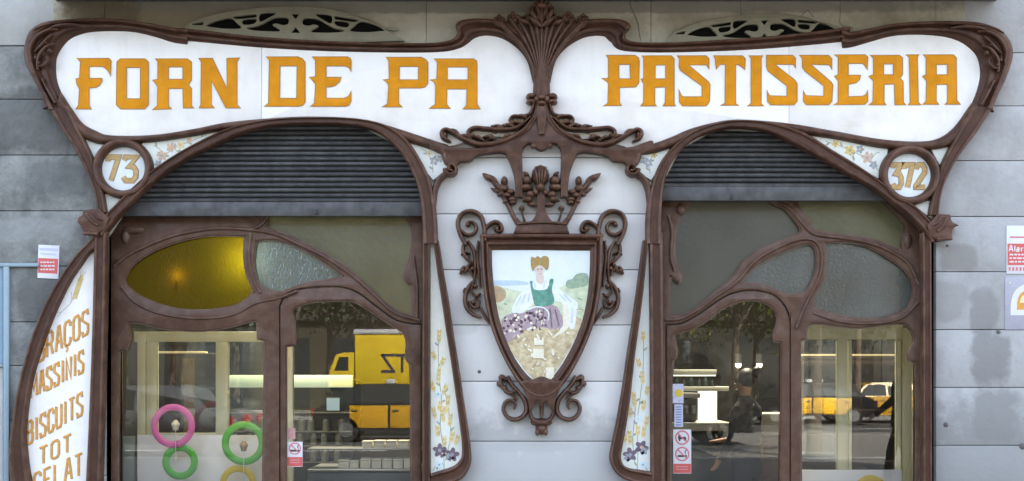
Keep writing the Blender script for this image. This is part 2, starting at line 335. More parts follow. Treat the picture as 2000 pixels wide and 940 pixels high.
    def build(s, name, mats, parent=None, smooth_angle=38, label=None, cat=None, group=None, kind=None):
        me = bpy.data.meshes.new(name)
        off = Vector((0, 0, 0)); q = parent
        while q is not None: off += q.location; q = q.parent
        me.from_pydata([v - off for v in s.v], [], s.f)
        for m in (mats if isinstance(mats, (list, tuple)) else [mats]): me.materials.append(m)
        me.polygons.foreach_set('material_index', s.m)
        me.validate(clean_customdata=False); bm = bmesh.new(); bm.from_mesh(me); bmesh.ops.recalc_face_normals(bm, faces=bm.faces[:]); bm.to_mesh(me); bm.free()
        me.polygons.foreach_set('use_smooth', [True] * len(me.polygons)); me.set_sharp_from_angle(angle=R(smooth_angle)); me.update()
        o = bpy.data.objects.new(name, me); COL.objects.link(o)
        if parent is not None: o.parent = parent
        tag(o, label, cat, group, kind); return o
def tag(o, label=None, cat=None, group=None, kind=None):
    if label: o['label'] = label
    if cat: o['category'] = cat
    if group: o['group'] = group
    if kind: o['kind'] = kind
    return o
def thing(name, loc, label, cat, group=None):
    o = bpy.data.objects.new(name, None); COL.objects.link(o); o.location = loc; o.empty_display_size = .1
    return tag(o, label, cat, group)
def copy_tree(o, parent=None):
    c = o.copy(); COL.objects.link(c); c.parent = parent
    for ch in list(o.children): copy_tree(ch, c)
    return c

# ================================================================ SETTING
GZ = 0.0
asph = mat('asphalt', (.055, .055, .057), .85, .15, 3, .4, 80)
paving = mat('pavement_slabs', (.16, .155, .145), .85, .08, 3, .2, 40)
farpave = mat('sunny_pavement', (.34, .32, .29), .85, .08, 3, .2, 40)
kerbm = mat('kerb_stone', (.33, .33, .32), .8, .08, 6, .2, 40)
m = MB(); m.box(-150, 150, -150, 60, -.62, -.14); m.build('ground', asph, kind='structure')
m = MB(); m.box(-90, 90, -42, -15.3, -.13, -.006); m.build('road', mat('road_surface', (.065, .064, .062), .8, .12, 1.2, .3, 60, dirt=(.05, .05, .05), dscale=.6), kind='structure')
m = MB()
for yy in (-20.0, -25.6, -33.0):
    for i in range(-14, 15): m.box(i * 5.0, i * 5.0 + 2.2, yy - .06, yy + .06, -.006, -.001)
m.build('lane_marking', mat('road_paint', (.7, .7, .68), .6), kind='structure')
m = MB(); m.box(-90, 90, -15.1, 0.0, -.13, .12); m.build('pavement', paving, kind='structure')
m = MB(); m.box(-90, 90, -15.3, -15.1, -.13, .135, .01); m.box(-90, 90, -42.2, -42.0, -.13, .135, .01); m.build('kerb', kerbm, kind='structure')
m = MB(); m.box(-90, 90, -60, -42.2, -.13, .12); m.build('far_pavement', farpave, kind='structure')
m = MB(); m.box(4.2, 17, -30, -15.32, -.004, .003); m.build('sunlit_road_slab', mat('sunlit_road_pale', (.21, .195, .17), .85, .06, 3, .2, 30), kind='structure')  # added pale slab imitating the sunlit part of the road

# ================================================================ BUILDING OF THE SHOP
bld = thing('stone_building', (0, 0, .12), 'weathered stone block shop building in shade holding both bakery doorways', 'building')
def courses(mb, x0, x1, lines, ytop, ybot, ydepth=.0, verts=()):
    """stone courses between joint lines (photo pixels); every course a bevelled slab, joints recessed"""
    ls = [ytop] + [l for l in lines if ytop < l < ybot] + [ybot]; g_ = 1.3
    for i, (a, b) in enumerate(zip(ls, ls[1:])):
        xs = [x0] + [v for v in verts if x0 < v < x1] + [x1]
        for c, d in zip(xs, xs[1:]):
            p = at(c + (0 if c == x0 else .7), b - (g_ / 2), 0); q = at(d - (0 if d == x1 else .7), a + g_ / 2, 0)
            jit = random.uniform(-.0015, .0015)
            mb.box(p.x, q.x, ydepth + jit, ydepth + .05, p.z, q.z, .004)
BOT = 470 + (CZ + .945 - .10) / S - 0  # pixel row of the pavement on the facade plane
BOTP = 470 + (0.945 + CZ - .12) / S
m = MB(); courses(m, -900, 204, [90, 194, 303, 412, 520, 629, 714, 822, 930, 1040, 1150], 90, BOTP, verts=(-340,)); m.build('wall_stone', st_left, bld, label='dark mottled grey stone wall left of the doorways')
m = MB(); courses(m, -900, 204, [-330, -220, -112, -18], -500, 89, verts=(-340,)); m.build('wall_stone', st_plaster, bld, label='pale plastered course at the top left')
m = MB(); courses(m, 838, 1272, [308, 418, 527, 635, 745, 862, 975, 1085], 200, BOTP); m.build('wall_stone', st_mid, bld, label='pale smooth stone pier between the doorways')
m = MB(); courses(m, 1828, 2900, [-130, -18, 103, 207, 314, 423, 531, 644, 757, 870, 983, 1095], -500, BOTP, verts=(2260,)); m.build('wall_stone', st_right, bld, label='light grey stone wall right of the doorways')
# lintel stone above the arches (behind the signs)
m = MB()
archL = [(204, 470), (250, 400), (330, 322), (440, 266), (560, 241), (700, 243), (770, 280), (815, 345), (832, 430)]
archR = [(1290, 430), (1296, 355), (1330, 290), (1400, 252), (1500, 256), (1600, 305), (1700, 362), (1775, 418), (1828, 470)]
m.fill([(204, -97)] + archL + [(832, -97)], y=.05, t=.05, sm=False)
m.fill([(1272, -97), (1272, 430)] + archR + [(1828, -97)], y=.05, t=.05, sm=False)
m.pbox(833, 1271, -97, 198, 0.001, .049)
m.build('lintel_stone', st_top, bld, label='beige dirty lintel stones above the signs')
m = MB()
for (a, b, c, d) in ((-900, 204, -500, BOTP), (838, 1272, 20, BOTP), (1828, 2900, -500, BOTP), (204, 1828, -500, 240)):
    p = at(a, d); q = at(b, c); m.box(p.x, q.x, .0515 if (a, b) != (204, 1828) else .052, .42, p.z, q.z)
m.build('wall_core', grout, bld)
m = MB(); m.box(-30, 13.5, .0, .42, at(0, -98).z, 20); m.box(13.5, 30, .0, .42, at(0, -98).z, 9); m.box(-30, -10.2, .0, .42, .12, at(0, -98).z); m.build('unseen_upper_wall', st_top, bld)  # unseen; stepped height shaped to shade the left road and sun the right
m = MB()
bs = at(0, 7).z
m.box(at(110, 0).x, at(1945, 0).x, -.6, -.004, bs + .01, bs + .2, .012)
m.box(at(100, 0).x, at(1955, 0).x, -.67, -.55, bs + .06, bs + .26, .015)
m.build('balcony_slab', mat('balcony_stone', (.12, .11, .10), .85, .15, 3, .3, 30), bld)
# interior shell of the building
m = MB(); fl = .125
m.box(-3.9, 3.9, .42, 7.0, fl - .1, fl); m.build('shop_floor', mat('shop_floor_tiles', (.20, .17, .14), .35, .1, 5), bld)
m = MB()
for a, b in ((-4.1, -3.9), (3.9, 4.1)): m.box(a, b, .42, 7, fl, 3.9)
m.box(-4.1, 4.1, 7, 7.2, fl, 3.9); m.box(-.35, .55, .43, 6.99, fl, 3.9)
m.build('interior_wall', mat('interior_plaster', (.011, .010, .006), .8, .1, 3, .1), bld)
m = MB(); m.box(-4.1, 4.1, .42, 7.2, 3.9, 4.0); m.build('ceiling', mat('ceiling_paint', (.14, .13, .10), .8, .05, 3), bld)
# reveals of the two openings
for px in (204, 1828):
    m = MB(); a = at(px, 0).x; s_ = 1 if px == 204 else -1
    m.box(min(a, a - s_ * .05), max(a, a - s_ * .05), .052, .41, .12, at(0, 300).z)
    m.build('door_reveal', mat('reveal_dark_paint', (.07, .065, .065), .6, .2, 6), bld)

m = MB()
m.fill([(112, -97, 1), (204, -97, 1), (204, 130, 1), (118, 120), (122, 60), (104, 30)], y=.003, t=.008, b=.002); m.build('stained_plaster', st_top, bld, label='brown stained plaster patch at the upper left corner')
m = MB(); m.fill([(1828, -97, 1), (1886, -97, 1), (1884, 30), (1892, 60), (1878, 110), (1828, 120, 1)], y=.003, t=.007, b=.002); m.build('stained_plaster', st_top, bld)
for pts in ([(1230, -97), (1231, 10), (1240, 30), (1246, 45), (1251, 80)], [(1445, -97), (1446, 8), (1448, 40)], [(1641, -97), (1641, 25), (1640, 44), (1647, 52)], [(1863, -97), (1862, 4), (1852, 38)], [(175, -97), (172, 10), (178, 36)], [(1560, 36), (1572, 24), (1578, 20), (1590, 34)]):
    m = MB(); m.line(pts, 1.3, -.0003, .0009); m.build('crack', mat('crack_dark', (.12, .11, .09), .9), bld)
# carved air grilles
hs = [[(375, 47, 1), (397, 43, 1), (396, 49, 1), (377, 49, 1)],
      [(403, 50), (425, 40), (450, 36), (462, 45), (470, 55), (440, 56), (415, 53)],
      [(455, 33), (478, 30), (501, 28), (501, 33), (478, 36), (460, 37)],
      [(474, 39), (500, 37), (496, 46), (476, 48)],
      [(508, 27), (538, 26), (524, 35), (508, 42)],
      [(482, 55), (505, 50), (530, 37), (546, 34), (562, 36), (563, 46), (553, 49), (540, 46), (532, 49), (546, 58), (546, 61), (520, 61), (495, 59)],
      [(569, 27, 1), (585, 27, 1), (577, 37, 1)], [(568, 64, 1), (577, 53, 1), (586, 64, 1)]]
def gr_left(p): return (p[0], p[1] + max(0, p[0] - 577) * .05) + tuple(p[2:])
holesL = [[gr_left(p) for p in h] for h in hs] + [[gr_left(p) for p in mirror(h, 577)][::-1] for h in hs[:6]]
def gr_right(p): return (1493 + (p[0] - 577) * .86, 14 + p[1] * .96 - (p[0] - 577) * .030) + tuple(p[2:])
holesR = [[gr_right(p) for p in h] for h in hs] + [[gr_right(p) for p in mirror(h, 577)][::-1] for h in hs[:6]]
outL = [(355, 62, 1), (375, 42), (430, 26), (500, 17), (577, 13), (650, 20), (720, 40), (790, 80, 1), (577, 84), (355, 74, 1)]
outR = [gr_right((p[0], p[1]) + tuple(p[2:])) for p in outL]
stg = mat('carved_grille_stone', (.25, .23, .165), .8, .1, 8, .3, 60, dirt=(.18, .155, .10), dscale=6, spec=.15)
for nm, o_, h_, lab in (('L', outL, holesL, 'lens-shaped carved stone air grille above the FORN DE PA sign'), ('R', outR, holesR, 'lens-shaped carved stone air grille above the PASTISSERIA sign')):
    cx = sum(p[0] for p in o_) / len(o_); t = thing('air_grille', at(cx, 80, 0), lab, 'air grille', 'carved air grilles above the signs')
    m = MB(); m.fill(o_, h_, y=-.006, t=.026, b=.003); m.stroke([(p[0], p[1], 2.5) for p in o_[1:7]], None, -.006, .031, n=6)
    m.build('carved_face', stg, t)
    m = MB(); m.fill([(p[0], p[1]) for p in o_], y=-.0012, t=.003, sm=False); m.build('cavity_shade_sheet', black, t)  # black sheet behind the holes stands for the shade inside

# ================================================================ SIGN BOARDS
SY = -.035
PL = [(95, 140), (105, 90), (140, 62), (185, 50), (240, 48), (300, 60), (362, 74), (430, 78), (600, 90), (850, 94), (910, 80), (945, 62), (985, 68), (1025, 100), (1044, 150), (1044, 200), (1035, 232), (1000, 262), (960, 268), (915, 276), (870, 286), (835, 275), (790, 262), (740, 246), (690, 238), (600, 234), (500, 238), (440, 246), (380, 258), (300, 270), (215, 271), (175, 262), (140, 235), (112, 190)]
PR = [(1072, 150), (1092, 100), (1130, 64), (1170, 64), (1195, 84), (1230, 94), (1400, 91), (1500, 86), (1600, 76), (1650, 80), (1720, 66), (1790, 57), (1840, 60), (1890, 76), (1915, 105), (1922, 145), (1912, 185), (1895, 220), (1870, 258), (1830, 281), (1790, 284), (1720, 279), (1640, 266), (1560, 250), (1500, 243), (1440, 240), (1380, 250), (1320, 272), (1262, 295), (1215, 285), (1170, 272), (1115, 268), (1080, 240), (1070, 200)]
LET_L = [
 ([(150,114),(213,114),(217,119),(216,148),(211,139),(205,133),(199,130),(174,130),(174,153),(199,153),(199,158),(195,166),(187,171),(174,172),(174,206),(178,213),(148,213),(153,206),(155,174),(150,165),(148,154),(155,153),(157,121)], []),
 ([(235,115),(283,115),(290,121),(290,205),(282,213),(235,213),(227,205),(228,121)], [[(247,132),(274,132),(274,193),(247,193)]]),
 ([(303,115),(366,115),(374,121),(374,157),(368,166),(374,173),(374,207),(379,211),(358,211),(357,173),(329,173),(329,207),(335,213),(298,214),(307,207),(308,170),(303,162),(298,157),(308,155),(308,121)], [[(329,131),(357,131),(357,155),(329,155)]]),
 ([(388,114),(415,114),(443,172),(443,114),(468,113),(463,120),(463,205),(470,211),(441,211),(413,158),(413,205),(419,211),(389,211),(392,205),(393,121)], []),
 ([(520,111),(582,111),(591,115),(596,122),(596,200),(591,206),(583,208),(516,208),(524,202),(526,118)], [[(547,129),(580,129),(579,192),(546,192)]]),
 ([(610,111),(678,111),(684,114),(686,119),(686,140),(681,132),(673,129),(637,129),(637,151),(666,151),(663,160),(655,167),(645,170),(637,170),(637,192),(672,192),(680,189),(686,178),(686,198),(681,206),(675,208),(606,208),(614,202),(616,165),(610,157),(604,151),(616,150),(616,118)], []),
 ([(754,112),(823,112),(831,116),(836,122),(836,163),(830,170),(823,172),(779,172),(779,203),(786,209),(746,209),(757,203),(759,167),(755,160),(748,156),(760,155),(759,119)], [[(780,130),(817,130),(817,156),(780,156)]]),
 ([(848,115),(925,115),(931,119),(932,125),(932,204),(938,213),(904,213),(911,206),(912,174),(873,174),(873,205),(880,212),(838,212),(850,204),(851,168),(848,160),(840,156),(853,155),(854,121)], [[(874,131),(914,131),(914,156),(874,156)]])]
LET_R = [
 ([(1184,108),(1240,108),(1247,113),(1249,120),(1248,162),(1242,170),(1210,171),(1210,201),(1214,206),(1178,207),(1187,202),(1188,162),(1182,157),(1175,153),(1188,153),(1188,114)], [[(1209,126),(1230,126),(1231,154),(1209,154)]]),
 ([(1254,109),(1311,109),(1317,115),(1317,203),(1320,207),(1295,207),(1299,200),(1300,170),(1279,171),(1279,203),(1282,207),(1251,207),(1257,200),(1257,164),(1252,155),(1257,153),(1257,113)], [[(1280,127),(1300,127),(1300,154),(1280,154)]]),
 ([(1323,109),(1379,109),(1385,115),(1385,135),(1380,127),(1345,127),(1384,160),(1387,166),(1386,198),(1380,207),(1333,207),(1327,200),(1326,175),(1331,187),(1335,189),(1371,189),(1371,168),(1328,137),(1326,130),(1327,115)], []),
 ([(1394,109),(1450,109),(1456,115),(1455,136),(1449,131),(1443,127),(1437,126),(1437,203),(1443,206),(1407,206),(1416,202),(1417,126),(1406,126),(1399,136),(1397,115)], []),
 ([(1463,109),(1490,109),(1487,114),(1487,203),(1492,207),(1460,207),(1467,202),(1467,114)], []),
 ([(1497,108),(1548,108),(1554,114),(1554,133),(1550,126),(1514,126),(1553,157),(1557,164),(1557,198),(1551,205),(1505,205),(1499,198),(1498,176),(1503,187),(1537,188),(1537,168),(1500,139),(1497,130)], []),
 ([(1562,108),(1618,108),(1625,115),(1625,136),(1620,127),(1584,126),(1623,160),(1627,166),(1625,198),(1619,205),(1575,205),(1569,198),(1569,177),(1574,187),(1609,188),(1609,168),(1572,139),(1567,131),(1567,114)], []),
 ([(1630,107),(1690,107),(1695,112),(1694,136),(1689,128),(1685,124),(1657,124),(1657,147),(1681,147),(1679,156),(1672,162),(1657,165),(1657,189),(1685,188),(1691,185),(1695,176),(1695,198),(1689,204),(1628,205),(1637,200),(1637,158),(1630,149),(1637,146),(1637,112)], []),
 ([(1700,108),(1757,108),(1763,113),(1763,146),(1758,153),(1764,159),(1765,200),(1769,205),(1748,205),(1747,164),(1727,165),(1727,200),(1731,205),(1697,205),(1705,199),(1706,158),(1697,149),(1706,146),(1706,113)], [[(1726,125),(1745,125),(1745,146),(1726,146)]]),
 ([(1770,107),(1795,107),(1792,112),(1794,200),(1799,205),(1774,205),(1778,200),(1776,112)], []),
 ([(1804,107),(1862,107),(1868,113),(1869,196),(1876,204),(1846,204),(1851,198),(1851,165),(1829,165),(1829,198),(1834,204),(1802,204),(1809,198),(1810,158),(1802,149),(1809,146),(1809,113)], [[(1829,126),(1851,126),(1851,146),(1829,146)]])]
for P_, LS, jx, lab in ((PL, LET_L, 511, 'white enamel sign lettered FORN DE PA over the left doorway'), (PR, LET_R, 1541, 'white enamel sign lettered PASTISSERIA over the right doorway')):
    cx = sum(p[0] for p in P_) / len(P_); t = thing('shop_sign', at(cx, 275, SY), lab, 'sign', 'enamel sign boards in the carved surround')
    sp = smooth(P_, True)
    for sg in (-1, 1):
        m = MB(); m.fill(clipx(sp, jx + sg * .4, sg), y=SY + .03, t=.03, b=.0008, sm=False); m.build('sign_panel', enamel, t)
    for o_, h_ in LS:
        m = MB(); m.fill(o_, h_, y=SY, t=.004, b=.0009, sm=False)
        for l in [o_] + h_: m.line(l, 1.3, SY, .0052, closed=True, mi=1)
        m.build('letter', [gold, goldedge], t)

# ================================================================ CARVED WOODEN SURROUND
sur = thing('carved_surround', (0, -.03, .12), 'dark brown carved art nouveau wooden surround framing signs and doorways', 'shopfront surround')
Y0 = 0.0
# --- left sign frame
m = MB()
A = [(95, 215), (84, 190), (66, 158), (50, 125), (46, 95), (56, 62), (82, 44), (125, 38), (180, 36), (240, 38), (290, 45), (335, 53), (368, 56)]
B = [(136, 212), (125, 190), (113, 160), (111, 130), (116, 104), (138, 77), (165, 65), (190, 61), (225, 60), (260, 62), (298, 71), (335, 83), (362, 87)]
m.band(A, B, Y0, .105)
A = [(352, 54), (430, 63), (500, 71), (600, 78), (700, 82), (800, 84), (852, 83), (884, 76), (893, 62), (890, 48), (905, 38), (950, 36), (985, 44), (1020, 72), (1042, 110), (1052, 160)]
B = [(352, 80), (430, 87), (500, 93), (600, 99), (700, 102), (800, 103), (868, 101), (900, 94), (918, 85), (930, 78), (945, 73), (963, 73), (985, 80), (1010, 97), (1028, 120), (1039, 160)]
m.band(A, B, Y0, .096)
m.band([(118, 180), (140, 214), (160, 240), (185, 254), (215, 263), (300, 262), (380, 250), (440, 238), (520, 230), (600, 226), (690, 229), (740, 239), (790, 254), (835, 269), (875, 282)],
       [(112, 215), (138, 240), (152, 262), (176, 276), (205, 281), (290, 277), (370, 266), (436, 254), (520, 247), (600, 242), (690, 245), (735, 256), (780, 272), (825, 286), (872, 302)], Y0, .082, prof=ROUND)
m.band([(95, 212), (120, 252), (142, 285), (160, 318), (175, 350), (186, 385), (190, 415)], [(136, 208), (152, 245), (166, 275), (180, 305), (192, 342), (202, 378), (208, 415)], Y0, .088, prof=TIMBER)
m.build('sign_frame', brown, sur)
# --- right sign frame
m = MB()
A = [(1940, 212), (1950, 186), (1966, 152), (1979, 112), (1976, 84), (1957, 60), (1925, 46), (1880, 41), (1800, 42), (1740, 47), (1700, 55), (1660, 62), (1643, 56)]
B = [(1892, 212), (1904, 185), (1911, 160), (1912, 138), (1906, 112), (1893, 96), (1872, 81), (1840, 71), (1790, 67), (1745, 70), (1705, 81), (1668, 92), (1649, 95)]
m.band(A, B, Y0, .105)
A = [(1660, 52), (1600, 60), (1500, 71), (1400, 78), (1300, 83), (1245, 82), (1224, 76), (1222, 63), (1232, 50), (1215, 38), (1170, 36), (1135, 42), (1098, 72), (1074, 110), (1064, 160)]
B = [(1660, 82), (1600, 88), (1500, 96), (1400, 101), (1300, 103), (1245, 102), (1212, 99), (1196, 92), (1186, 81), (1175, 74), (1158, 73), (1135, 79), (1106, 96), (1087, 120), (1077, 160)]
m.band(A, B, Y0, .096)
m.band([(1240, 284), (1270, 281), (1310, 267), (1350, 250), (1400, 237), (1440, 232), (1500, 235), (1560, 242), (1640, 256), (1720, 270), (1790, 275), (1832, 270), (1865, 248), (1900, 200)],
       [(1240, 303), (1280, 298), (1322, 283), (1360, 268), (1405, 254), (1445, 248), (1500, 251), (1560, 260), (1640, 272), (1715, 287), (1780, 292), (1835, 290), (1872, 275), (1915, 215)], Y0, .082, prof=ROUND)
m.band([(1940, 208), (1905, 262), (1876, 300), (1856, 335), (1843, 365), (1836, 395), (1834, 420)], [(1896, 212), (1875, 250), (1856, 285), (1840, 318), (1828, 352), (1820, 385), (1814, 420)], Y0, .088, prof=TIMBER)
m.build('sign_frame', brown, sur)
# --- arches
m = MB()
m.band([(185, 442), (212, 413), (240, 384), (265, 360), (300, 330), (345, 300), (400, 270), (450, 249), (520, 234), (600, 229), (690, 231), (745, 241), (785, 263), (808, 290), (825, 318), (840, 350), (848, 385), (853, 430), (855, 476)],
       [(200, 462), (225, 430), (258, 396), (285, 368), (325, 336), (372, 306), (425, 280), (478, 258), (535, 245), (605, 242), (680, 244), (733, 256), (768, 282), (790, 308), (805, 338), (816, 368), (822, 400), (825, 440), (826, 476)], Y0 - .002, .094, prof=TIMBER)
m.build('arch_moulding', brown, sur)
m = MB()
m.band([(1262, 476), (1262, 430), (1267, 385), (1276, 350), (1291, 315), (1313, 288), (1345, 262), (1390, 243), (1440, 234), (1500, 238), (1550, 251), (1583, 265), (1625, 292), (1668, 318), (1715, 350), (1752, 380), (1790, 404), (1818, 432), (1842, 462)],
       [(1292, 476), (1292, 430), (1294, 392), (1298, 357), (1309, 324), (1330, 294), (1360, 269), (1402, 253), (1450, 249), (1500, 257), (1548, 279), (1572, 292), (1602, 308), (1650, 336), (1700, 364), (1737, 390), (1772, 418), (1800, 446), (1818, 474)], Y0 - .002, .094, prof=TIMBER)
m.build('arch_moulding', brown, sur)
# --- roundel rings
for cx, cy in ((238, 328), (1779, 341)):
    m = MB(); m.stroke(circle(cx, cy, 51, 40), 17, Y0 - .001, .098, closed=True, n=2); m.build('roundel_ring', brown, sur)
# --- posts and slanted stiles
m = MB(); m.band([(184, 452), (182, 560), (178, 700), (172, 850), (167, 960), (164, 1130)], [(208, 452), (207, 560), (204, 700), (200, 850), (197, 960), (196, 1130)], Y0, .085, prof=TIMBER); m.build('post', brown, sur)
m = MB(); m.stroke([(833, 455), (833, 700), (834, 1130)], 15, Y0, .08, prof=TIMBER); m.build('post', brown, sur)
m = MB(); m.stroke([(1281, 455), (1283, 700), (1285, 1130)], 27, Y0, .08, prof=TIMBER); m.build('post', brown, sur)
m = MB(); m.stroke([(1810, 455), (1811, 700), (1812, 1130)], 18, Y0, .075, prof=TIMBER); m.build('post', brown, sur)
for mir in (0, 1):
    if not mir:
        A = [(857, 470), (868, 540), (876, 585), (884, 640), (891, 685), (899, 735), (906, 785), (913, 830), (919, 875), (920, 903), (910, 927), (893, 941), (862, 948), (842, 952)]
        B = [(846, 470), (855, 540), (862, 585), (870, 640), (878, 690), (886, 745), (893, 795), (899, 840), (902, 872), (901, 893), (892, 906), (878, 914), (858, 920), (842, 925)]
    else:
        A = [(1256, 470), (1247, 540), (1241, 585), (1233, 640), (1226, 685), (1219, 735), (1211, 785), (1203, 830), (1195, 868), (1191, 893), (1197, 915), (1212, 932), (1240, 944), (1272, 950)]
        B = [(1266, 470), (1260, 540), (1255, 585), (1248, 640), (1241, 690), (1235, 745), (1229, 795), (1222, 840), (1216, 872), (1213, 893), (1218, 908), (1230, 915), (1250, 918), (1272, 922)]
    m = MB(); m.band(A, B, Y0, .086, prof=TIMBER); m.build('slanted_stile', brown, sur)
# --- feet of the stiles and wall below stays as stone; side brackets
m = MB(); m.fill([(192, 408, 1), (176, 409), (161, 411, 1), (160, 420), (152, 425, 1), (150, 433, 1), (157, 441, 1), (163, 456, 1), (186, 457), (206, 447, 1), (212, 425, 1)], y=Y0, t=.1, b=.008, n=4)
m.stroke([(168, 418, 6), (176, 430, 7), (190, 440, 6)], None, Y0 - .095, .02); m.stroke([(180, 414, 5), (190, 425, 6), (200, 430, 4)], None, Y0 - .095, .016); m.stroke([(163, 456), (190, 457)], 7, Y0 - .09, .03); m.build('side_bracket', brown, sur)
m = MB(); m.fill([(1832, 418, 1), (1857, 419, 1), (1860, 432), (1874, 440, 1), (1862, 447), (1860, 466, 1), (1836, 470), (1816, 462, 1), (1812, 440, 1)], y=Y0, t=.1, b=.008, n=4)
m.stroke([(1850, 425, 6), (1843, 440, 7), (1832, 452, 6)], None, Y0 - .095, .02); m.stroke([(1840, 422, 5), (1832, 434, 6), (1822, 440, 4)], None, Y0 - .095, .016); m.stroke([(1832, 467), (1860, 466)], 6, Y0 - .09, .03); m.build('side_bracket', brown, sur)
# --- relief leaves on the two outer shoulders, one on each side
for mi_ in (0, 1):
    m = MB()
    T = (lambda pts: pts) if mi_ == 0 else (lambda pts: [(2 * 1012 - p[0], p[1] + 4) + tuple(p[2:]) for p in pts])
    yy = Y0 - .078
    for pts in ([(60, 118, 4), (58, 95, 7), (70, 72, 8), (92, 58, 6), (112, 56, 3)], [(72, 135, 4), (74, 112, 7), (88, 92, 7), (104, 84, 3)], [(92, 56, 3), (110, 50, 6), (140, 47, 6), (165, 50, 3)],
                [(66, 100, 3), (80, 88, 6), (92, 74, 5), (100, 66, 3)], [(70, 128, 3), (82, 128, 6), (92, 118, 6), (90, 108, 3)], [(80, 152, 3), (94, 178, 6), (106, 200, 4)], [(62, 60, 3), (78, 52, 5), (96, 46, 4), (118, 44, 2)]):
        m.stroke(T(pts), None, yy, .04, n=4, taper=True)
    for p in ((86, 82), (78, 104), (68, 112), (73, 122), (94, 98)): q = T([p])[0]; m.blob(q[0], q[1], 4.5, y=yy, h=.036)
    for pts in ([(84, 178, 5), (84, 190, 8), (92, 206, 7), (82, 211, 3)],): m.stroke(T(pts) if mi_ == 0 else [(1936, 180, 5), (1937, 192, 8), (1933, 208, 8), (1943, 217, 3)], None, Y0 - .03, .05, n=4, taper=True)
    m.build('shoulder_carving', brown, sur)
# --- stem with palmette
m = MB()
m.stroke([(1058, 60, 60), (1058, 90, 46), (1058, 125, 32), (1058, 155, 32), (1058, 205, 36)], None, Y0, .10, prof=ROUND)
for ex, ey, w, bd in ((978, 44, 11, .10), (997, 37, 10, .06), (1013, 33, 10, .04), (1030, 30, 10, .02), (1045, 30, 9, 0), (1058, 28, 9, 0), (1071, 30, 9, 0), (1086, 30, 10, -.02), (1103, 33, 10, -.04), (1119, 37, 10, -.06), (1138, 44, 11, -.10)):
    mx, my = 1058 + (ex - 1058) * .45, 150 - (150 - ey) * .55
    m.stroke([(1058 + (ex - 1058) * .05, 152, 3), (mx + (my - 100) * bd * .3, my, w * .75), (ex, ey, w)], None, Y0 - .07, .045, n=6, taper=True)
    m.blob(ex, ey, w * .75, w * .7, y=Y0 - .05, h=.075)
m.fill([(1042, 150, 1), (1034, 115), (1012, 80), (980, 54), (985, 42), (1058, 26), (1131, 42), (1136, 54), (1104, 80), (1082, 115), (1074, 150, 1)], y=Y0, t=.082, b=.01, n=4)
m.build('palmette', brown, sur)
m = MB()
m.blob(1058, 20, 21, 19, y=Y0 - .05, h=.1); m.blob(1058, 8, 15, 12, y=Y0 - .06, h=.11)
for i in range(9): a = math.pi * (.95 + i * .1375); m.blob(1058 + 19 * math.cos(a), 20 + 17 * math.sin(a), 6, 7, y=Y0 - .09, h=.05)
for x in (1043, 1051, 1059, 1067, 1074): m.leaf(x, 40, x + (x - 1058) * .2, 12, 6, Y0 - .12, .03)
for q_ in ((1058, 50, 1030, 30, 12), (1058, 50, 1086, 30, 12), (1050, 44, 1034, 12, 11), (1066, 44, 1082, 12, 11), (1056, 40, 1046, 2, 10), (1060, 40, 1070, 2, 10), (1058, 46, 1058, 6, 10), (1036, 46, 1014, 36, 9), (1080, 46, 1102, 36, 9)): m.leaf(*q_[:4], q_[4], Y0 - .11, .05)
m.build('finial_bud', brown, sur)
for cx, cy in ((975, 38), (1002, 33), (1110, 32), (1139, 36)):
    m = MB()
    for k in range(5): a = k * 2 * math.pi / 5 - 1.57; m.blob(cx + 6.5 * math.cos(a), cy + 6.5 * math.sin(a), 5.5, y=Y0 - .085, h=.035)
    m.blob(cx, cy, 4, y=Y0 - .1, h=.035)
    m.build('finial_flower', brown, sur)
m = MB()
for cx, cy, rx, ry in ((1037, 185, 10, 7), (1038, 196, 11, 6), (1080, 185, 10, 7), (1079, 196, 11, 6), (1058, 188, 13, 8), (1058, 199, 12, 6), (1048, 192, 7, 9), (1069, 192, 7, 9)): m.blob(cx, cy, rx, ry, y=Y0 - .05, h=.085)
m.build('knot', brown, sur)
# --- crossbeam with the crown arch
m = MB()
up = [(1046, 200), (1043, 218), (1033, 238), (1015, 256), (990, 270), (965, 280), (935, 288), (905, 288), (880, 286), (862, 280), (842, 274)]
lo = [(840, 288), (858, 298), (872, 304, 1), (874, 320), (890, 322), (897, 316), (918, 314), (926, 306), (940, 301), (975, 297), (988, 300, 1), (996, 318), (1004, 345), (1008, 385, 1), (1021, 385, 1), (1021, 345), (1020, 300), (1023, 287), (1031, 280), (1040, 281), (1048, 289)]
outer = [(1070, 200, 1)] + [(1046, 200, 1)] + up[1:] + lo + [(1058, 293)] + mirror(lo[::-1]) + mirror(up[1:][::-1])
m.fill(outer, y=Y0, t=.088, b=.011, n=5)
m.stroke([(1058, 208, 12), (1058, 230, 22), (1058, 262, 12)], None, Y0 - .08, .03)
for f in ((lambda p: p), mirror):
    m.stroke(f([(1052, 205, 5), (1047, 226, 7), (1030, 252, 7), (1010, 266, 5)]), None, Y0 - .08, .022, n=5)
    m.blob(*f([(1042, 284)])[0][:2], 6, y=Y0 - .07, h=.035)
m.build('crossbeam', brown, sur)
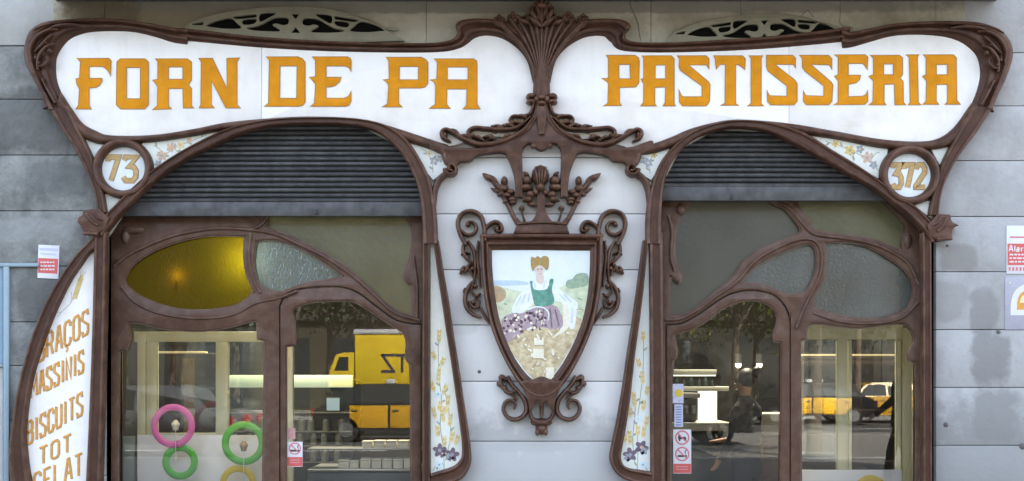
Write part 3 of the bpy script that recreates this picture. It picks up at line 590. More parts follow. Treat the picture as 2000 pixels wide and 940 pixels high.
for f, sg in (((lambda p: p), 1), (mirror, -1)):
    m = MB()
    m.stroke(f([(880, 276, 4), (866, 268, 9), (863, 257, 10), (872, 252, 9), (888, 260, 9), (905, 270, 10), (930, 280, 11), (955, 281, 11), (985, 274, 11), (1008, 263, 10), (1026, 250, 8), (1042, 228, 5)]), None, Y0 - .035, .085, n=5)
    m.stroke(f([(927, 263, 5), (918, 266, 7), (915, 256, 9), (926, 249, 9), (945, 250, 9), (970, 252, 9), (1000, 251, 8), (1018, 243, 7), (1036, 228, 4)]), None, Y0 - .04, .08, n=5)
    m.stroke(f([(1002, 240, 5), (996, 233, 6), (1003, 226, 7), (1020, 226, 7), (1034, 222, 7), (1040, 210, 6), (1044, 200, 4)]), None, Y0 - .035, .07, n=5)
    for p in ((985, 244, 8, 5), (975, 247, 8, 5), (1000, 238, 5, 7), (958, 266, 7, 7), (965, 245, 6, 4), (868, 262, 6, 8), (1003, 246, 7, 4)):
        q = f([p[:2]])[0]; m.blob(q[0], q[1], p[2], p[3], y=Y0 - .04, h=.075)
    for q_ in ((1034, 234, 1006, 224, 8), (1024, 244, 996, 238, 9), (1010, 252, 980, 242, 9), (990, 256, 958, 244, 9), (970, 258, 936, 250, 8), (1000, 262, 978, 274, 8), (968, 272, 942, 266, 8), (948, 276, 920, 266, 9), (925, 276, 896, 262, 9), (900, 268, 874, 250, 9)):
        a_ = f([(q_[0], q_[1]), (q_[2], q_[3])]); m.leaf(a_[0][0], a_[0][1], a_[1][0], a_[1][1], q_[4], Y0 - .045, .07, bend=.12 * sg)
    m.build('garland', brown, sur)
    m = MB(); cx, cy = f([(881, 329)])[0]
    m.spiral(cx, cy, 13, 3, math.pi if sg > 0 else 0, -1.3 * sg, 9, 6, Y0 - .01, .1)
    m.stroke(f([(885, 318, 10), (872, 336, 12), (857, 350, 12), (849, 370, 12), (847, 400, 8)]), None, Y0, .09, n=5)
    m.stroke(f([(868, 300, 12), (872, 315, 12), (880, 322, 9)]), None, Y0, .092, n=4)
    m.build('corner_scroll', brown, sur)

# ================================================================ CREST IN THE MIDDLE
crest = thing('shield_crest', at(1058, 850, -.02), 'carved wooden shield crest with crown and painted tile on the pale pier', 'wall crest')
YC = -.002
m = MB()
OA = [(938, 458), (940, 520), (945, 575), (955, 625), (970, 670), (990, 712), (1014, 750), (1036, 772), (1058, 779)]
IA = [(962, 487), (963, 530), (968, 575), (976, 620), (989, 660), (1005, 696), (1026, 726), (1044, 742), (1058, 745)]
OB = [(1178, 458), (1177, 520), (1172, 575), (1162, 625), (1147, 668), (1127, 710), (1103, 748), (1080, 771), (1058, 779)]
IB = [(1152, 488), (1151, 530), (1147, 575), (1138, 620), (1124, 660), (1106, 696), (1088, 724), (1072, 742), (1058, 745)]
m.band(OA, IA, YC, .092); m.band(OB, IB, YC, .092)
m.band([(937, 457), (1000, 456), (1058, 456), (1110, 456), (1179, 457)], [(960, 489), (1010, 489), (1058, 489), (1106, 490), (1154, 490)], YC, .094)
m.fill([(1015, 745, 1), (1040, 741), (1058, 735), (1076, 741), (1103, 745, 1), (1090, 768), (1084, 790), (1082, 812, 1), (1072, 790), (1066, 783), (1058, 800, 1), (1050, 783), (1044, 790), (1034, 812, 1), (1032, 790), (1026, 768)], y=YC, t=.088, b=.008, n=4)
m.build('shield_frame', brown, crest)
# bottom scrolls
m = MB()
for f, sg in (((lambda p: p), 1), (mirror, -1)):
    m.stroke(f([(990, 735, 8), (1000, 752, 9), (1015, 768, 8), (1026, 785, 10), (1028, 803, 10), (1018, 816, 9), (1003, 820, 9), (989, 813, 8), (983, 799, 8), (988, 785, 7), (1000, 782, 6), (1007, 790, 5), (1004, 800, 4)]), None, YC, .075, n=5)
    m.stroke(f([(1008, 762, 6), (995, 768, 8), (984, 760, 8), (978, 748, 8), (980, 738, 8), (990, 742, 5)]), None, YC, .075, n=4)
    m.stroke(f([(985, 765, 5), (1000, 772, 6), (1010, 782, 5)]), None, YC, .06, n=4)
    for p in ((980, 738, 7), (976, 750, 7), (985, 758, 6), (995, 745, 5)): q = f([p[:2]])[0]; m.blob(q[0], q[1], p[2], y=YC, h=.08)
    m.stroke(f([(1034, 806, 7), (1042, 820, 9), (1058, 826, 9)]), None, YC, .075, n=4)
m.stroke([(1058, 786, 9), (1058, 815, 7)], None, YC, .07)
m.blob(1058, 826, 22, 9, y=YC, h=.08); m.blob(1058, 838, 12, 13, y=YC, h=.075); m.blob(1050, 845, 5, 7, y=YC - .03, h=.05); m.blob(1066, 845, 5, 7, y=YC - .03, h=.05)
m.build('bottom_scrolls', brown, crest)
# side scrolls
for f, sg in (((lambda p: p), 1), (mirror, -1)):
    m = MB()
    m.stroke(f([(948, 470, 7), (945, 440, 9), (938, 421, 10), (922, 412, 10), (903, 416, 9), (894, 432, 9), (897, 452, 9), (904, 468, 9), (910, 478, 8)]), None, YC, .085, n=5)
    m.stroke(f([(897, 448, 7), (912, 458, 8), (925, 455, 8), (930, 443, 7), (924, 434, 7), (914, 434, 6), (911, 441, 5)]), None, YC, .07, n=5)
    m.blob(*f([(913, 437)])[0], 5, y=YC, h=.075)
    m.stroke(f([(938, 462, 4), (944, 455, 6), (952, 441, 8), (966, 433, 9), (977, 437, 8), (980, 449, 7), (972, 452, 5), (967, 445, 4)]), None, YC, .08, n=5)
    m.blob(*f([(970, 446)])[0], 6, y=YC - .02, h=.06)
    for pts in ([(906, 470, 5), (904, 490, 8), (912, 505, 8), (925, 515, 5)], [(914, 470, 6), (925, 490, 8), (928, 515, 7), (926, 545, 6), (920, 565, 5)], [(934, 470, 5), (932, 500, 6), (935, 530, 6), (938, 560, 4)],
                [(900, 498, 4), (908, 492, 6), (918, 495, 5)], [(898, 535, 5), (906, 522, 8), (918, 528, 6), (924, 540, 4)], [(918, 510, 5), (910, 528, 7), (900, 532, 4)],
                [(928, 545, 6), (915, 560, 8), (908, 580, 9), (911, 600, 9), (922, 613, 8), (938, 620, 6)], [(908, 562, 4), (906, 570, 6), (914, 566, 4)], [(916, 588, 6), (924, 600, 7), (934, 598, 6), (935, 586, 5), (927, 582, 4)], [(920, 568, 4), (930, 578, 6), (938, 572, 4)], [(938, 600, 5), (946, 616, 7), (956, 632, 5)]):
        m.stroke(f(pts), None, YC, .078, n=4, taper=True)
    for p in ((912, 503, 5), (903, 527, 6), (922, 524, 5), (928, 558, 5), (924, 590, 5), (916, 516, 4), (932, 490, 4)): q = f([p[:2]])[0]; m.blob(q[0], q[1], p[2], y=YC - .01, h=.075)
    m.build('side_scroll', brown, crest)
# crown
m = MB()
m.fill([(1003, 456, 1), (1009, 438, 1), (1058, 436), (1107, 438, 1), (1112, 456, 1)], y=YC, t=.10, b=.012, n=5)
m.stroke([(1010, 437), (1058, 434), (1106, 437)], 6, YC - .08, .035)
m.fill([(1008, 438, 1), (1004, 425), (1010, 424, 1), (1020, 434), (1034, 434), (1044, 424), (1049, 408), (1050, 380), (1064, 380), (1065, 408), (1072, 424), (1082, 434), (1096, 434), (1106, 424, 1), (1112, 425), (1108, 438, 1)], y=YC, t=.075, b=.006, n=4)
for f in ((lambda p: p), mirror):
    m.stroke(f([(1012, 438, 9), (1001, 418, 9), (990, 395, 9), (978, 372, 10), (966, 355, 11), (957, 345, 10), (945, 341, 4)]), None, YC, .08, n=5, taper=True)
    m.stroke(f([(1026, 434, 5), (1021, 420, 4), (1019, 408, 4)]), None, YC, .06, n=4); m.blob(*f([(1019, 405)])[0], 6, y=YC, h=.08)
    for q_ in ((980, 378, 958, 366, 8), (964, 354, 942, 337, 12), (972, 360, 962, 342, 8)):
        a_ = f([(q_[0], q_[1]), (q_[2], q_[3])]); m.leaf(a_[0][0], a_[0][1], a_[1][0], a_[1][1], q_[4], YC - .02, .075)
    for p in ((985, 352, 7, 11), (983, 366, 11, 9), (997, 373, 9, 7), (1000, 388, 10, 6), (990, 380, 10, 7), (976, 378, 6, 5), (1001, 394, 8, 5), (987, 392, 6, 5)): q = f([p[:2]])[0]; m.blob(q[0], q[1], p[2], p[3], y=YC - .02, h=.075)
m.build('crown', brown, crest)
m = MB()
m.blob(1056, 340, 18, 22, y=YC - .03, h=.085)
for q_ in ((1050, 400, 1030, 398, 9), (1064, 400, 1084, 398, 9), (1040, 384, 1020, 392, 10), (1074, 384, 1094, 392, 10), (1034, 344, 1022, 334, 9), (1080, 344, 1092, 334, 9)): m.leaf(*q_[:4], q_[4], YC - .03, .08)
for dx in (-9, -3, 3, 9): m.leaf(1056 + dx * .6, 358, 1056 + dx * 1.25, 324, 7, YC - .09, .04)
for p in ((1030, 350, 11, 10), (1028, 364, 14, 8), (1036, 378, 10, 8), (1032, 388, 8, 7), (1084, 350, 11, 10), (1086, 364, 14, 8), (1078, 378, 10, 8), (1082, 388, 8, 7), (1047, 374, 8, 8), (1066, 374, 8, 8)): m.blob(p[0], p[1], p[2], p[3], y=YC - .03, h=.08)
m.blob(1056, 364, 9, 9, y=YC - .08, h=.055)
m.build('crown_flower', brown, crest)
# painted tile picture in the shield (flat painting on the tile)
m = MB()
inn = IA + IB[::-1][1:]
m.fill([(956, 482), (958, 530), (963, 580), (971, 625), (985, 668), (1001, 702), (1022, 732), (1044, 750), (1058, 752), (1074, 750), (1092, 730), (1110, 702), (1128, 666), (1143, 625), (1152, 580), (1156, 530), (1158, 482, 1)], y=YC + .0, t=.022)
tp = m.build('painted_tile', mat('glazed_tile_sky', (.66, .72, .72), .15, .06, 9, .05, 20, dirt=(.72, .70, .58), dscale=12, dfac=.5), crest)
PC = [mat('tile_paint_field', (.52, .57, .40), .25, .22, 18, dirt=(.62, .62, .42), dscale=14, dfac=.7), mat('tile_paint_tree', (.27, .36, .25), .25, .2, 40), mat('tile_paint_straw', (.50, .41, .25), .25, .3, 25, dirt=(.66, .62, .48), dscale=25, dfac=.6),
      mat('tile_paint_blouse', (.70, .73, .70), .25, .12, 22, dirt=(.56, .62, .62), dscale=16, dfac=.6), mat('tile_paint_bodice', (.09, .26, .20), .25, .35, 30, dirt=(.22, .40, .34), dscale=22, dfac=.6), mat('tile_paint_skirt', (.36, .28, .31), .25, .2, 60), mat('tile_paint_hair', (.34, .22, .08), .25, .25, 80),
      mat('tile_paint_skin', (.62, .52, .45), .25, .05, 40), mat('tile_paint_grape', (.11, .06, .09), .25, .3, 90), mat('tile_paint_pale', (.72, .68, .54), .25, .1, 60), mat('tile_paint_blue', (.45, .55, .62), .25, .1, 40), mat('tile_paint_brown_bush', (.42, .30, .18), .25, .15, 40)]
m = MB(); yf = YC - .022; lay = [0]
def pt(pts, mi_, sm=True):
    lay[0] += 1; m.fill(pts, y=yf, t=.0008 + lay[0] * .00025, mi=mi_, sm=sm, n=4)
pt([(962, 549), (985, 548), (1020, 549), (1030, 556), (962, 558)], 10)
pt([(963, 560), (985, 562), (1010, 568), (1040, 572), (1080, 566), (1110, 556), (1148, 552), (1146, 600), (1138, 640), (980, 640), (968, 600)], 0)
pt([(964, 562), (975, 560), (988, 570), (985, 585), (968, 590)], 11)
pt([(1105, 558), (1108, 548), (1118, 545), (1124, 537), (1136, 533), (1148, 537), (1148, 556), (1130, 562), (1112, 564)], 1)
pt([(985, 690), (980, 655), (1000, 640), (1040, 625), (1080, 615), (1115, 618), (1136, 625), (1126, 655), (1108, 690), (1088, 722), (1070, 741), (1058, 744), (1044, 741), (1024, 722), (1004, 694)], 2)
pt([(1090, 585), (1100, 600), (1096, 640), (1078, 660), (1110, 640), (1120, 600)], 9)
pt([(1040, 600), (1080, 596), (1094, 610), (1100, 632), (1090, 644), (1060, 640), (1040, 640)], 5)
pt([(1040, 562), (1020, 570), (1008, 585), (1000, 608), (1014, 614), (1034, 600), (1046, 585)], 3)
pt([(1078, 560), (1095, 566), (1110, 578), (1128, 592), (1126, 612), (1122, 640), (1112, 640), (1112, 608), (1098, 592), (1080, 585)], 3)
pt([(1036, 552), (1050, 548), (1068, 548), (1080, 556), (1082, 575), (1066, 580), (1048, 578), (1036, 570)], 3)
pt([(1035, 549), (1040, 549), (1042, 564), (1056, 567), (1070, 563), (1074, 546), (1081, 546), (1078, 566), (1082, 582), (1080, 594), (1062, 598), (1046, 597), (1040, 580)], 4)
pt(circle(1054, 529, 8, 14, 11), 7); pt([(1049, 535), (1060, 535), (1062, 550), (1056, 556), (1048, 550)], 7)
pt([(1038, 502), (1045, 504), (1050, 500), (1056, 504), (1062, 500), (1071, 503), (1072, 518), (1068, 528), (1062, 522), (1054, 518), (1046, 522), (1041, 530), (1037, 518)], 6)
pt([(982, 622), (1000, 612), (1020, 612), (1045, 602), (1068, 604), (1070, 622), (1050, 634), (1030, 642), (1012, 658), (990, 668), (980, 645)], 5)
rr = random.Random(3)
for i in range(70):
    x = rr.uniform(982, 1068); yb = 612 + (1058 - x) * .02; y_ = rr.uniform(606 + (1068 - x) * .12, 640 + (1068 - x) * .2)
    lay[0] = 15 + (i % 6); pt(circle(x, y_, rr.uniform(2, 3.4), 8), 8 if rr.random() < .6 else 9, False)
lay[0] = 22
for (x0, x1, y_, w_, c_) in ((1049.5, 1052.5, 527, 1.0, 8), (1056, 1059, 527, 1.0, 8), (1049, 1053, 524.6, .7, 6), (1055.6, 1059.6, 524.6, .7, 6), (1052.2, 1056.6, 535, 1.1, 5), (1053.8, 1055, 531, .9, 11)): m.line([(x0, y_), (x1, y_)], w_, yf, .0062 + .0001 * (x0 % 3), mi=c_)
for pts in ([(1018, 578), (1008, 596)], [(1026, 574), (1020, 592)], [(1034, 572), (1032, 590)], [(1092, 574), (1106, 588)], [(1100, 572), (1116, 590)], [(1118, 600), (1117, 630)], [(1044, 552), (1046, 562)], [(1064, 552), (1062, 562)]): m.line(pts, 1.1, yf, .0064, mi=10)
for pts in ([(1052, 604), (1046, 636)], [(1062, 602), (1060, 638)], [(1074, 602), (1078, 640)], [(1084, 604), (1092, 636)]): m.line(pts, 1.2, yf, .0066, mi=8)
for i in range(46):
    x = rr.uniform(975, 1140); y_ = rr.uniform(560, 640)
    if 1000 < x < 1126 and y_ > 566: continue
    lay[0] = 9 + i % 5; pt(circle(x, y_, rr.uniform(2, 6), 8, rr.uniform(1, 2.2), rr.uniform(-.4, .4)), rr.choice([0, 9, 1, 2]), False)
lay[0] = 24
m.stroke([(1030, 606, 3), (1048, 600, 3), (1064, 603, 3), (1072, 614, 3), (1070, 628, 2)], None, yf, .0085, mi=3, n=4)
for (x0, y0_, x1, y1_) in ((1043, 660, 1062, 674), (1041, 682, 1062, 700), (1066, 718, 1082, 742)): lay[0] += 1; pt([(x0, y0_), (x1, y0_), (x1, y1_), (x0, y1_)], 9, False)
for i in range(40):
    x = rr.uniform(1000, 1115); y_ = rr.uniform(640, 735)
    if abs(x - 1058) > (745 - y_) * .75: continue
    lay[0] = 28 + i % 5; pt(circle(x, y_, rr.uniform(2, 7), 8, rr.uniform(1.5, 3), rr.uniform(0, 3)), rr.choice([9, 2, 11, 9]), False)
m.build('tile_painting', PC, tp)

# ================================================================ SMALL TILES: roundels, corner triangles, tall flower tiles
def glyph(mb, strokes, x, y, w, h, lw, yp, t=.003, mi=0, shear=0, sl=0):
    """unit strokes (x right, y up) -> pixels, baseline slope sl (px per px), slant shear"""
    for k, s_ in enumerate(strokes):
        mb.line([(x + u * w + v * h * shear, y - v * h - (u * w) * sl) for u, v in s_], lw, yp, t + k * .0003, mi)
G = {'B': [[(0, 0), (0, 1), (.7, 1), (.9, .9), (.9, .62), (.7, .53), (0, .53)], [(.7, .53), (.95, .42), (.95, .1), (.75, 0), (0, 0)]], 'R': [[(0, 0), (0, 1), (.7, 1), (.92, .88), (.92, .6), (.7, .5), (0, .5)], [(.6, .5), (.95, 0)]],
     'A': [[(0, 0), (.42, 1), (.6, 1), (1, 0)], [(.2, .36), (.82, .36)]], 'C': [[(.92, .75), (.92, .9), (.72, 1), (.22, 1), (0, .86), (0, .14), (.22, 0), (.72, 0), (.92, .12), (.92, .28)]],
     'O': [[(.22, 0), (0, .14), (0, .86), (.22, 1), (.74, 1), (.95, .86), (.95, .14), (.74, 0), (.22, 0)]], 'S': [[(.92, .8), (.8, 1), (.15, 1), (0, .85), (0, .68), (.92, .38), (.92, .15), (.76, 0), (.12, 0), (0, .2)]],
     'M': [[(0, 0), (0, 1), (.5, .3), (1, 1), (1, 0)]], 'I': [[(.5, 0), (.5, 1)]], 'N': [[(0, 0), (0, 1), (.92, 0), (.92, 1)]], 'U': [[(0, 1), (0, .16), (.2, 0), (.74, 0), (.94, .16), (.94, 1)]],
     'T': [[(0, .98), (1, .98)], [(.5, .98), (.5, 0)]], 'G': [[(.92, .78), (.9, .92), (.72, 1), (.22, 1), (0, .86), (0, .14), (.22, 0), (.72, 0), (.94, .12), (.94, .45), (.55, .45)]], 'E': [[(.92, 1), (0, 1), (0, 0), (.92, 0)], [(0, .52), (.7, .52)]],
     'L': [[(0, 1), (0, 0), (.9, 0)]], 'cedilla': [[(.45, 0), (.45, -.12), (.6, -.18), (.3, -.28)]],
     '7': [[(0, .82), (0, 1), (1, 1), (.4, 0)]], '3': [[(0, .86), (.1, 1), (.95, 1), (.4, .6), (.75, .58), (.95, .42), (.95, .16), (.75, 0), (.2, 0), (0, .16)]], '2': [[(0, .8), (.1, .95), (.3, 1), (.75, 1), (.95, .85), (.95, .66), (0, .06), (0, 0), (1, 0)]],
     'H': [[(0, 0), (0, 1)], [(1, 0), (1, 1)], [(0, .5), (1, .5)]], 'Z': [[(0, 1), (1, 1), (0, 0), (1, 0)]], 'm': [[(0, 0), (0, .62), (.42, .62), (.5, .5), (.5, 0)], [(.5, .55), (.9, .62), (1, .5), (1, 0)]], 'l': [[(.4, 0), (.4, 1)]], 'a': [[(.1, .6), (.8, .62), (.8, 0)], [(.8, .35), (.1, .33), (.1, 0), (.8, 0)]], 'r': [[(.2, 0), (.2, .62)], [(.2, .5), (.8, .62)]], 'p': [[(0, -.3), (0, .6), (.8, .6), (.9, .3), (.8, 0), (0, 0)]]}
numm = mat('faded_gold_numerals', (.46, .30, .11), .4, .3, 60); nume = mat('numeral_outline', (.32, .19, .09), .5, .3, 60)
rtile = mat('roundel_tile', (.70, .74, .73), .18, .06, 12, .05, 20, dirt=(.60, .66, .70), dscale=20, dfac=.4)
for cx, cy, txt, lab in ((238, 328, '73', 'round white tile with faded gold number 73 beside the left arch'), (1779, 341, '372', 'round white tile with faded gold number 372 beside the right arch')):
    t = thing('number_plaque', at(cx, cy + 46, -.03), lab, 'house number', 'round number tiles')
    m = MB(); m.fill(circle(cx, cy, 47, 48), y=-.012, t=.02, sm=False); m.build('tile_disc', rtile, t)
    spec = [('7', 209, 20, 46), ('3', 240, 26, 46)] if txt == '73' else [('3', 1743, 18, 44), ('7', 1766, 16, 44), ('2', 1789, 18, 44)]
    m = MB(); n_ = MB()
    for ch, x, w, h in spec:
        sh = -.0 if txt == '372' else .06
        glyph(n_, G[ch], x, cy + 25, w, h, 11, -.032, .002, shear=sh); glyph(m, G[ch], x, cy + 25, w, h, 8, -.032, .004, shear=sh)
    n_.build('numeral_outline', nume, t); m.build('numerals', numm, t)
FL = [mat('tile_flower_pink', (.55, .38, .28), .3, .2, 50), mat('tile_flower_yellow', (.62, .45, .14), .3, .25, 50), mat('tile_flower_leaf', (.30, .33, .22), .3, .25, 50), mat('tile_flower_grey', (.30, .32, .36), .3, .3, 50), mat('tile_flower_plum', (.15, .11, .15), .3, .3, 50), mat('tile_blue_wash', (.56, .68, .72), .3, .1, 30), mat('tile_flower_wheat', (.66, .55, .30), .3, .2, 50)]
def flower_tile(outline, stems, flowers, ears, lab, grp, yb=-.01, th=.02):
    """flowers (x, y, r, petal colour, centre colour); ears (x, y, length, angle)"""
    cx = sum(p[0] for p in outline) / len(outline); t = thing('flower_tile', at(cx, max(p[1] for p in outline), yb - .01), lab, 'painted tile', grp)
    m = MB(); m.fill(outline, y=yb, t=th, sm=False); tf = m.build('tile_face', tilew, t); yf_ = yb - th
    for k, st in enumerate(stems):
        m = MB(); q = smooth(st, False, 6); m.line(q, 1.5, yf_, .0006 + (k % 5) * .0001, mi=2)
        for u in range(2, len(q) - 1, 5):
            a_, b_ = q[u], q[min(len(q) - 1, u + 1)]; an = math.atan2(b_[1] - a_[1], b_[0] - a_[0]) + (.8 if u % 2 else -.8); m.fill(circle(a_[0] + 5 * math.cos(an), a_[1] + 5 * math.sin(an), 5, 9, 1.9, an), y=yf_, t=.0012 + (u % 3) * .0001, sm=False, mi=2 if u % 4 else 3)
        m.build('painted_stem', FL, t)
    for (x, y_, r, c, c2) in flowers:
        m = MB(); a0 = rr.uniform(0, 1.2)
        for k in range(5):
            a = a0 + k * 2 * math.pi / 5; m.fill(circle(x + r * .55 * math.cos(a), y_ + r * .55 * math.sin(a), r * .55, 10, r * .36, a), y=yf_, t=.0016 + k * .00025, sm=False, mi=c)
        m.fill(circle(x, y_, r * .26, 9), y=yf_, t=.0032, sm=False, mi=c2); m.build('painted_flower', FL, t)
    for (x, y_, L_, a) in ears:
        m = MB(); n_ = max(4, int(L_ / 4))
        for k in range(n_):
            u = k / n_ * L_; bx, by = x + u * math.sin(a), y_ - u * math.cos(a)
            for sd_ in (-1, 1): m.fill(circle(bx + sd_ * 2.0 * math.cos(a), by + sd_ * 2.0 * math.sin(a), 3.6, 8, 1.5, a - math.pi / 2 + sd_ * .5), y=yf_, t=.0014 + ((k * 2 + (sd_ > 0)) % 6) * .0002, sm=False, mi=1 if k % 2 else 6)
        m.build('painted_ear', FL, t)
    return t
g1 = 'corner tiles with painted flowers'
flower_tile([(275, 272), (440, 246), (400, 285), (300, 352), (288, 320)], [[(306, 332), (318, 308), (340, 290), (372, 276), (404, 264)], [(318, 308), (312, 292), (300, 284)], [(340, 290), (350, 300), (352, 308)]], [(316, 304, 10, 0, 2), (334, 288, 9, 0, 1), (352, 284, 8, 6, 0), (309, 320, 7, 3, 0), (370, 275, 6, 0, 1)], [], 'triangular cream tile with pinkish flowers beside the number 73', g1)
flower_tile([(798, 276), (830, 282), (876, 300), (874, 330), (846, 352), (820, 320)], [[(846, 338), (844, 318), (836, 300), (822, 290)], [(844, 318), (858, 308), (866, 304)]], [(848, 314, 9, 3, 6), (838, 300, 6, 6, 2), (860, 310, 7, 3, 1)], [], 'small triangular flower tile right of the left arch', g1)
flower_tile([(1312, 282), (1262, 295), (1240, 302), (1238, 330), (1272, 352), (1290, 322)], [[(1270, 340), (1268, 320), (1276, 304), (1290, 294)], [(1268, 320), (1256, 312), (1248, 308)]], [(1266, 318, 9, 3, 6), (1278, 303, 6, 1, 2), (1254, 312, 7, 3, 1)], [], 'small triangular flower tile left of the right arch', g1)
flower_tile([(1580, 262), (1640, 270), (1735, 288), (1722, 352), (1660, 318), (1600, 280)], [[(1716, 334), (1700, 314), (1670, 298), (1640, 285), (1612, 276)], [(1700, 314), (1710, 300), (1718, 298)], [(1670, 298), (1664, 308)]], [(1632, 281, 7, 1, 2), (1660, 294, 10, 1, 2), (1680, 292, 8, 3, 1), (1694, 308, 11, 0, 3), (1706, 322, 8, 3, 0)], [], 'triangular cream tile with yellow flowers beside the number 372', g1)
g2 = 'small plain filler tiles'
for pts, lab in (([(198, 378), (238, 385), (204, 425)], 'tiny white triangular tile under the left roundel above its bracket'), ([(150, 262), (208, 276), (190, 300), (186, 320)], 'tiny shaded triangular tile left of the number 73'), ([(1785, 400), (1824, 390), (1822, 430)], 'tiny white triangular tile under the right roundel above its bracket'), ([(1818, 290), (1862, 282), (1842, 330), (1834, 320)], 'tiny white triangular tile right of the number 372')):
    m = MB(); a = sum(p[0] for p in pts) / len(pts); m.fill(pts, y=-.012, t=.02, sm=False); m.build('filler_tile', tilew, None, label=lab, cat='tile', group=g2)
flower_tile([(838, 462), (848, 462), (866, 590), (882, 690), (896, 795), (908, 880), (904, 905), (888, 918), (850, 935), (838, 940)], [[(868, 925), (866, 880), (860, 830), (862, 780), (858, 740), (856, 690), (857, 650)], [(870, 900), (880, 850), (876, 800), (868, 760)], [(862, 905), (850, 912), (846, 920)]],
 [(859, 880, 13, 4, 3), (864, 886, 8, 4, 0), (883, 888, 13, 4, 3), (879, 893, 8, 3, 4), (858, 908, 8, 5, 3), (870, 800, 8, 6, 1), (856, 770, 7, 5, 3)], [(857, 668, 26, .05), (850, 700, 16, -.4), (862, 712, 16, .4), (856, 745, 30, .06), (848, 762, 20, -.35), (866, 768, 20, .35), (874, 790, 22, .1), (850, 815, 22, -.2), (858, 800, 18, .2), (878, 830, 24, .1), (868, 870, 20, 0), (890, 866, 18, .3), (866, 822, 28, -.15), (880, 862, 22, .25), (856, 850, 22, -.1)], 'tall tapering tile with yellow wheat and dark blooms beside the left doorway', 'tall flower tiles beside the doorways')
flower_tile([(1271, 462), (1264, 462), (1252, 590), (1236, 690), (1222, 795), (1208, 880), (1212, 912), (1230, 925), (1271, 935)], [[(1244, 925), (1246, 880), (1244, 830), (1250, 780), (1256, 720), (1257, 650)], [(1240, 905), (1236, 860), (1240, 810), (1242, 780)], [(1250, 905), (1260, 912), (1265, 920)]],
 [(1231, 888, 13, 4, 3), (1227, 894, 8, 3, 4), (1253, 874, 13, 4, 0), (1257, 881, 8, 3, 4), (1256, 908, 8, 5, 3), (1246, 818, 7, 5, 6)], [(1256, 664, 18, 0), (1250, 715, 16, -.3), (1255, 748, 24, -.03), (1262, 770, 18, .2), (1232, 812, 20, -.1), (1256, 800, 22, .1), (1262, 830, 20, .1), (1246, 848, 20, 0), (1222, 862, 16, -.2), (1240, 792, 28, -.1), (1232, 866, 26, -.1), (1256, 852, 22, .15)], 'tall tapering tile with ochre ears and dark blooms beside the right doorway', 'tall flower tiles beside the doorways')

# ================================================================ ROLLER SHUTTERS
def shutter(px0, px1, ptop, pbot, pitch, lab, lock):
    t = thing('roller_shutter', at((px0 + px1) / 2, pbot, .05), lab, 'roller shutter', 'rolled-up shutters in the arches')
    m = MB(); yb = .062; z0 = at(0, pbot - 26, yb).z; z1 = at(0, ptop, yb).z; x0 = at(px0, 0, yb).x; x1 = at(px1, 0, yb).x; p_ = dist(pitch, yb)
    prof = []; z = z0
    rs = random.Random(int(px0))
    while z < z1:
        e_ = rs.uniform(-.0035, .0035); p_ = dist(pitch, yb) * rs.uniform(.94, 1.06)
        prof += [(yb - .0, z), (yb - .012 + e_, z + p_ * .12), (yb - .017 + e_, z + p_ * .35), (yb - .013 - e_, z + p_ * .62), (yb - .004, z + p_ * .82), (yb + .006, z + p_ * .9)]; z += p_
    vs = [(x0, a, b) for a, b in prof] + [(x1, a, b) for a, b in prof]; n_ = len(prof)
    m.add(vs, [[i, i + 1, n_ + i + 1, n_ + i] for i in range(n_ - 1)]); m.build('slats', shut, t, smooth_angle=50)
    m = MB(); m.pbox(px0, px1, pbot - 27, pbot, yb - .022, .035, .003); m.pbox(px0, px1, pbot - 31, pbot - 27, yb - .014, .02, .002); m.build('bottom_bar', shut, t)
    m = MB()
    for lx in lock: m.pbox(lx - 3, lx + 3, pbot - 9, pbot - 3, yb - .03, .012, .001); m.cyl(at(lx, pbot - 10, yb - .026), .006, (0, 1, 0), .01)
    m.build('lock', mat('steel_dark', (.05, .05, .05), .4, .1, metal=.8), t)
shutter(190, 838, 225, 422, 9.9, 'blue grey slatted roller shutter half lowered in the left arch', (618,))
shutter(1280, 1830, 235, 392, 9.9, 'blue grey slatted roller shutter rolled higher in the right arch', (1429,))

